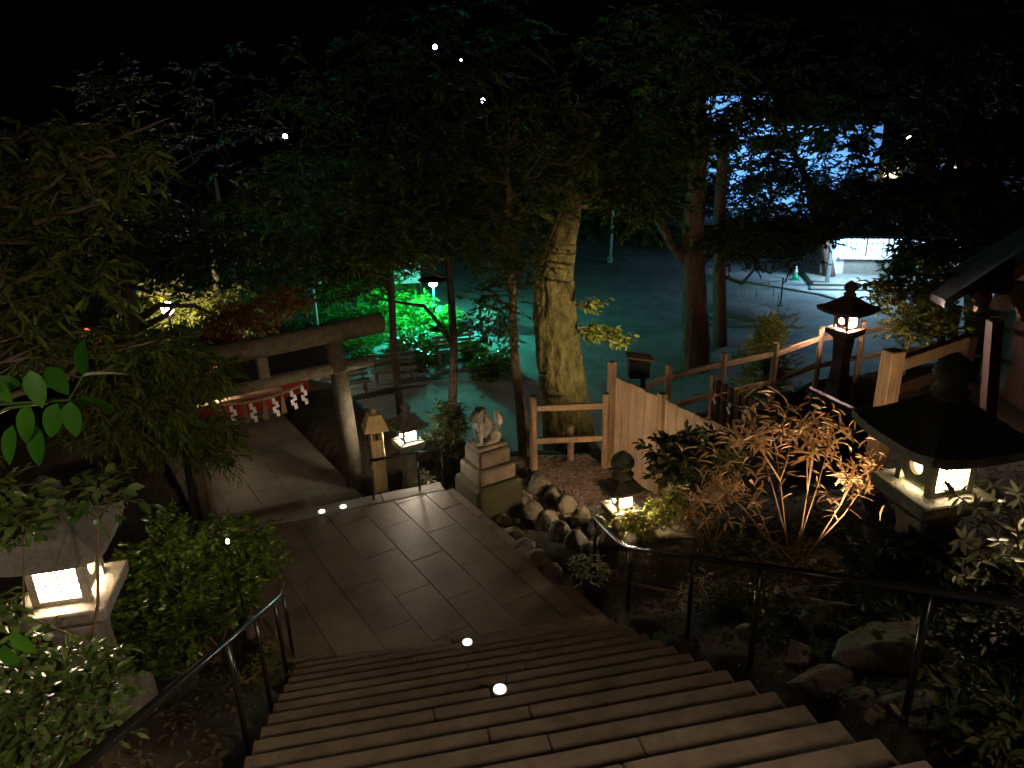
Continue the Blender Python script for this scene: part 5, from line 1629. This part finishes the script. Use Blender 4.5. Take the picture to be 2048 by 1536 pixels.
dimb = emit('dim_blue_window', (0.35, 0.5, 0.9), 0.12)
house('dark house with a bluish roof above the torii', 790, 285, 75, 7, 6, 3, 0.2, M_bluewall, [M_black, dimb, M_black])
house('dark house with lit windows beyond the shade tree', 1830, 285, 70, 7, 6, 3, -0.2, M_plaster, [E_warmwin, M_black, E_warmwin])
house('dark house at the far right edge', 2000, 320, 70, 6, 6, 3, -0.3, M_plaster, [dimb, M_black, dimb])
for (px, py, y, r_, wts, lab) in ((870, 94, 90, 0.22, 60, 'highest white street lamp far away on the hill road'), (965, 200, 80, 0.22, 60, 'white street lamp far away above the big trunk'),
                                  (570, 273, 70, 0.20, 50, 'greenish white street lamp far away at left'), (1230, 250, 85, 0.13, 20, 'small far lamp above the flagpole'),
                                  (922, 120, 110, 0.11, 10, 'tiny far lamp between the two street lamps'), (1397, 250, 60, 0.0, 40, 'greenish lamp seen beside the cedar top'),
                                  (1818, 275, 62, 0.14, 20, 'warm far lamp glimpsed through the dark trees at right')):
    p = at_y(px, py, y)
    r_ = (r_ or 0.16) * 1.1
    sl_ = empty('street_lamp', (p.x, p.y, ZC))
    tag(sl_, lab, 'street lamp', 'far street lamps')
    MB().tube([(0, 0, 0), (0, 0, p.z - ZC - r_)], [0.05, 0.03], 6).build('pole', M_black, sl_)
    MB().lathe([(0.3 * r_, -r_), (0.9 * r_, -0.5 * r_), (r_, 0), (0.9 * r_, 0.5 * r_), (0.3 * r_, r_)], (0, 0, p.z - ZC), 10).build('bulb', E_street if px not in (1818, 922) else emit('warm_bulb_%d' % px, (1, .8, .55), 20), sl_, smooth=True)
    MB().box((0, 0.05, p.z - ZC + r_ + .04), (0.5, 0.7, 0.08)).build('cap', M_metal, sl_)

# pair of lanterns higher up the stairs, behind the viewer
for s, lab in ((1, 'stone lantern higher up the stairs on the right behind the viewer'), (-1, 'stone lantern higher up the stairs on the left behind the viewer')):
    p = st(-15, 0.8 if s > 0 else -WST - 0.8)
    stone_lantern('stone_lantern', lab, (p.x, p.y, ground(p.x, p.y)), AZ, 1.35, 0.36, 0.9, panel=emit('lit_grille_up_%d' % s, (1.0, 0.70, 0.44), 6.0))

shrub('laurel_shrub', 'dark leafy shrub hiding the pedestal of the large lantern', gpt(1850, 1180, 4.7),
      [(V3(at_y(1840, 1130, 4.7)), (0.34, 0.2, 0.2), 40), (V3(at_y(1930, 1150, 4.5)), (0.25, 0.2, 0.22), 26), (V3(at_y(1760, 1110, 5.0)), (0.25, 0.2, 0.14), 20)],
      L_dark, 0.10, 0.04, 22, 0.13, 74, LEAF8)
shrub('fern_patch', 'dark ferny undergrowth beneath the large lantern', gpt(1800, 1230, 4.8),
      [(V3(at_y(1780, 1190, 5.0)), (0.5, 0.3, 0.10), 30), (V3(at_y(1960, 1330, 4.0)), (0.35, 0.3, 0.10), 24), (V3(at_y(1500, 1240, 5.6)), (0.3, 0.3, 0.08), 18), (V3(at_y(1930, 1440, 3.6)), (0.3, 0.25, 0.08), 20)],
      L_dark, 0.10, 0.022, 26, 0.15, 72, LEAF4, 0.1)
gc = [on_ground(x, y) for x, y in ((1960, 1330), (2010, 1420), (1850, 1290), (2030, 1290), (1740, 1290), (1600, 1270), (1500, 1220), (2060, 1500))]
shrub('ground_cover', 'low leafy ground cover among the rocks at the bottom right', V3(gc[0]),
      [((p.x, p.y, p.z + 0.05), (0.34, 0.30, 0.05), 34) for p in gc], L_dark, 0.07, 0.03, 22, 0.12, 75, LEAF8, 0.1)
shrub('fern_patch', 'dark ferny undergrowth along the foot of the board wall', gpt(1450, 1080, 7.8),
      [(V3(at_y(1500, 1080, 7.6)), (0.6, 0.3, 0.10), 30), (V3(at_y(1640, 1060, 7.4)), (0.6, 0.3, 0.10), 30)],
      L_dark, 0.10, 0.022, 26, 0.15, 73, LEAF4, 0.1)

# fallen leaves over the banks
lp_, ld_ = [], []
for _ in range(26000):
    x, y = RNG.uniform(-7, 7.5), RNG.uniform(0.5, 13.5)
    q = Vector((x - P0.x, y - P0.y, 0)); k = q.dot(SD) / TR; u = q.dot(SC) + (0.1156 * (k - 15) if k > 15 else 0)
    if -WST - 0.12 < u < 0.12 and k < 30: continue
    pq = Vector((x + 2.30, y - 11.05, 0))
    if -2.55 < pq.dot(E2) < 0.05 and pq.dot(E1) > -2.5: continue
    if 0 < x < 2.3 and y > 10: continue
    lp_.append((x, y, ground(x, y) + 0.03 * math.sin(x * 3.1 + y * 1.7) * math.sin(y * 2.3 - x) + RNG.uniform(0.004, 0.03)))
    a = RNG.uniform(0, 6.28); ld_.append((math.cos(a), math.sin(a), RNG.uniform(-0.1, 0.35)))
lit_ = leaf_mesh('leaf_litter', np.array(lp_), np.array(ld_), 0.062, 0.028, leafmat('fallen_leaf', (0.035, 0.028, 0.012), (0.12, 0.085, 0.04), 0.7, 0.1), None, 'stuff', LEAF4, nup=0.75)
tag(lit_, 'fallen leaves and low ground cover on the banks beside the stairs', 'leaf litter')

# unseen laurel, added to block light from above off the large lantern and bank
shrub('laurel_shrub', 'unseen laurel added right of the upper stairs to shade the large lantern', (3.5, 0.9, ground(3.5, 0.9)),
      [((3.12, 0.9, -0.6), (0.45, 0.6, 0.75), 150), ((3.3, 1.0, -1.6), (0.5, 0.6, 0.6), 70)], L_dark, 0.12, 0.06, 30, 0.24, 71, LEAF4)

# hooded path lights beside the upper stairs
for off, kk, lab, wts, aim, cone in ((0.55, -12, 'hooded path light right of the upper stairs behind the viewer', 210, (-0.50, 1.0, -0.80), 90),
                                     (-WST - 0.55, -12, 'hooded path light left of the upper stairs behind the viewer', 66, (-0.42, 1.0, -0.42), 62)):
    hp0 = st(kk, off)
    pl2 = empty('path_light', (hp0.x, hp0.y, ground(hp0.x, hp0.y)), 0.0)
    tag(pl2, lab, 'path light', 'hooded path lights')
    MB().tube([(0, 0, -.1), (0, 0, 1.0)], 0.04, 10).build('post', M_black, pl2)
    MB().lathe([(0.16, 1.14), (0.15, 1.17), (0.03, 1.24)], n=14).build('hood', M_black, pl2)
    MB().lathe([(0.04, 1.0), (0.05, 1.03), (0.05, 1.08)], n=12).build('lens', emit('path_lens', (1.0, 0.72, 0.45), 5.0), pl2)
    lamp(pl2, (-0.1, 0.2, 1.08), wts, (1.0, 0.76, 0.54) if off > 0 else (1.0, 0.80, 0.55), 0.32 if off > 0 else 0.08, 'SPOT', aim=aim, cone=cone, blend=0.75)
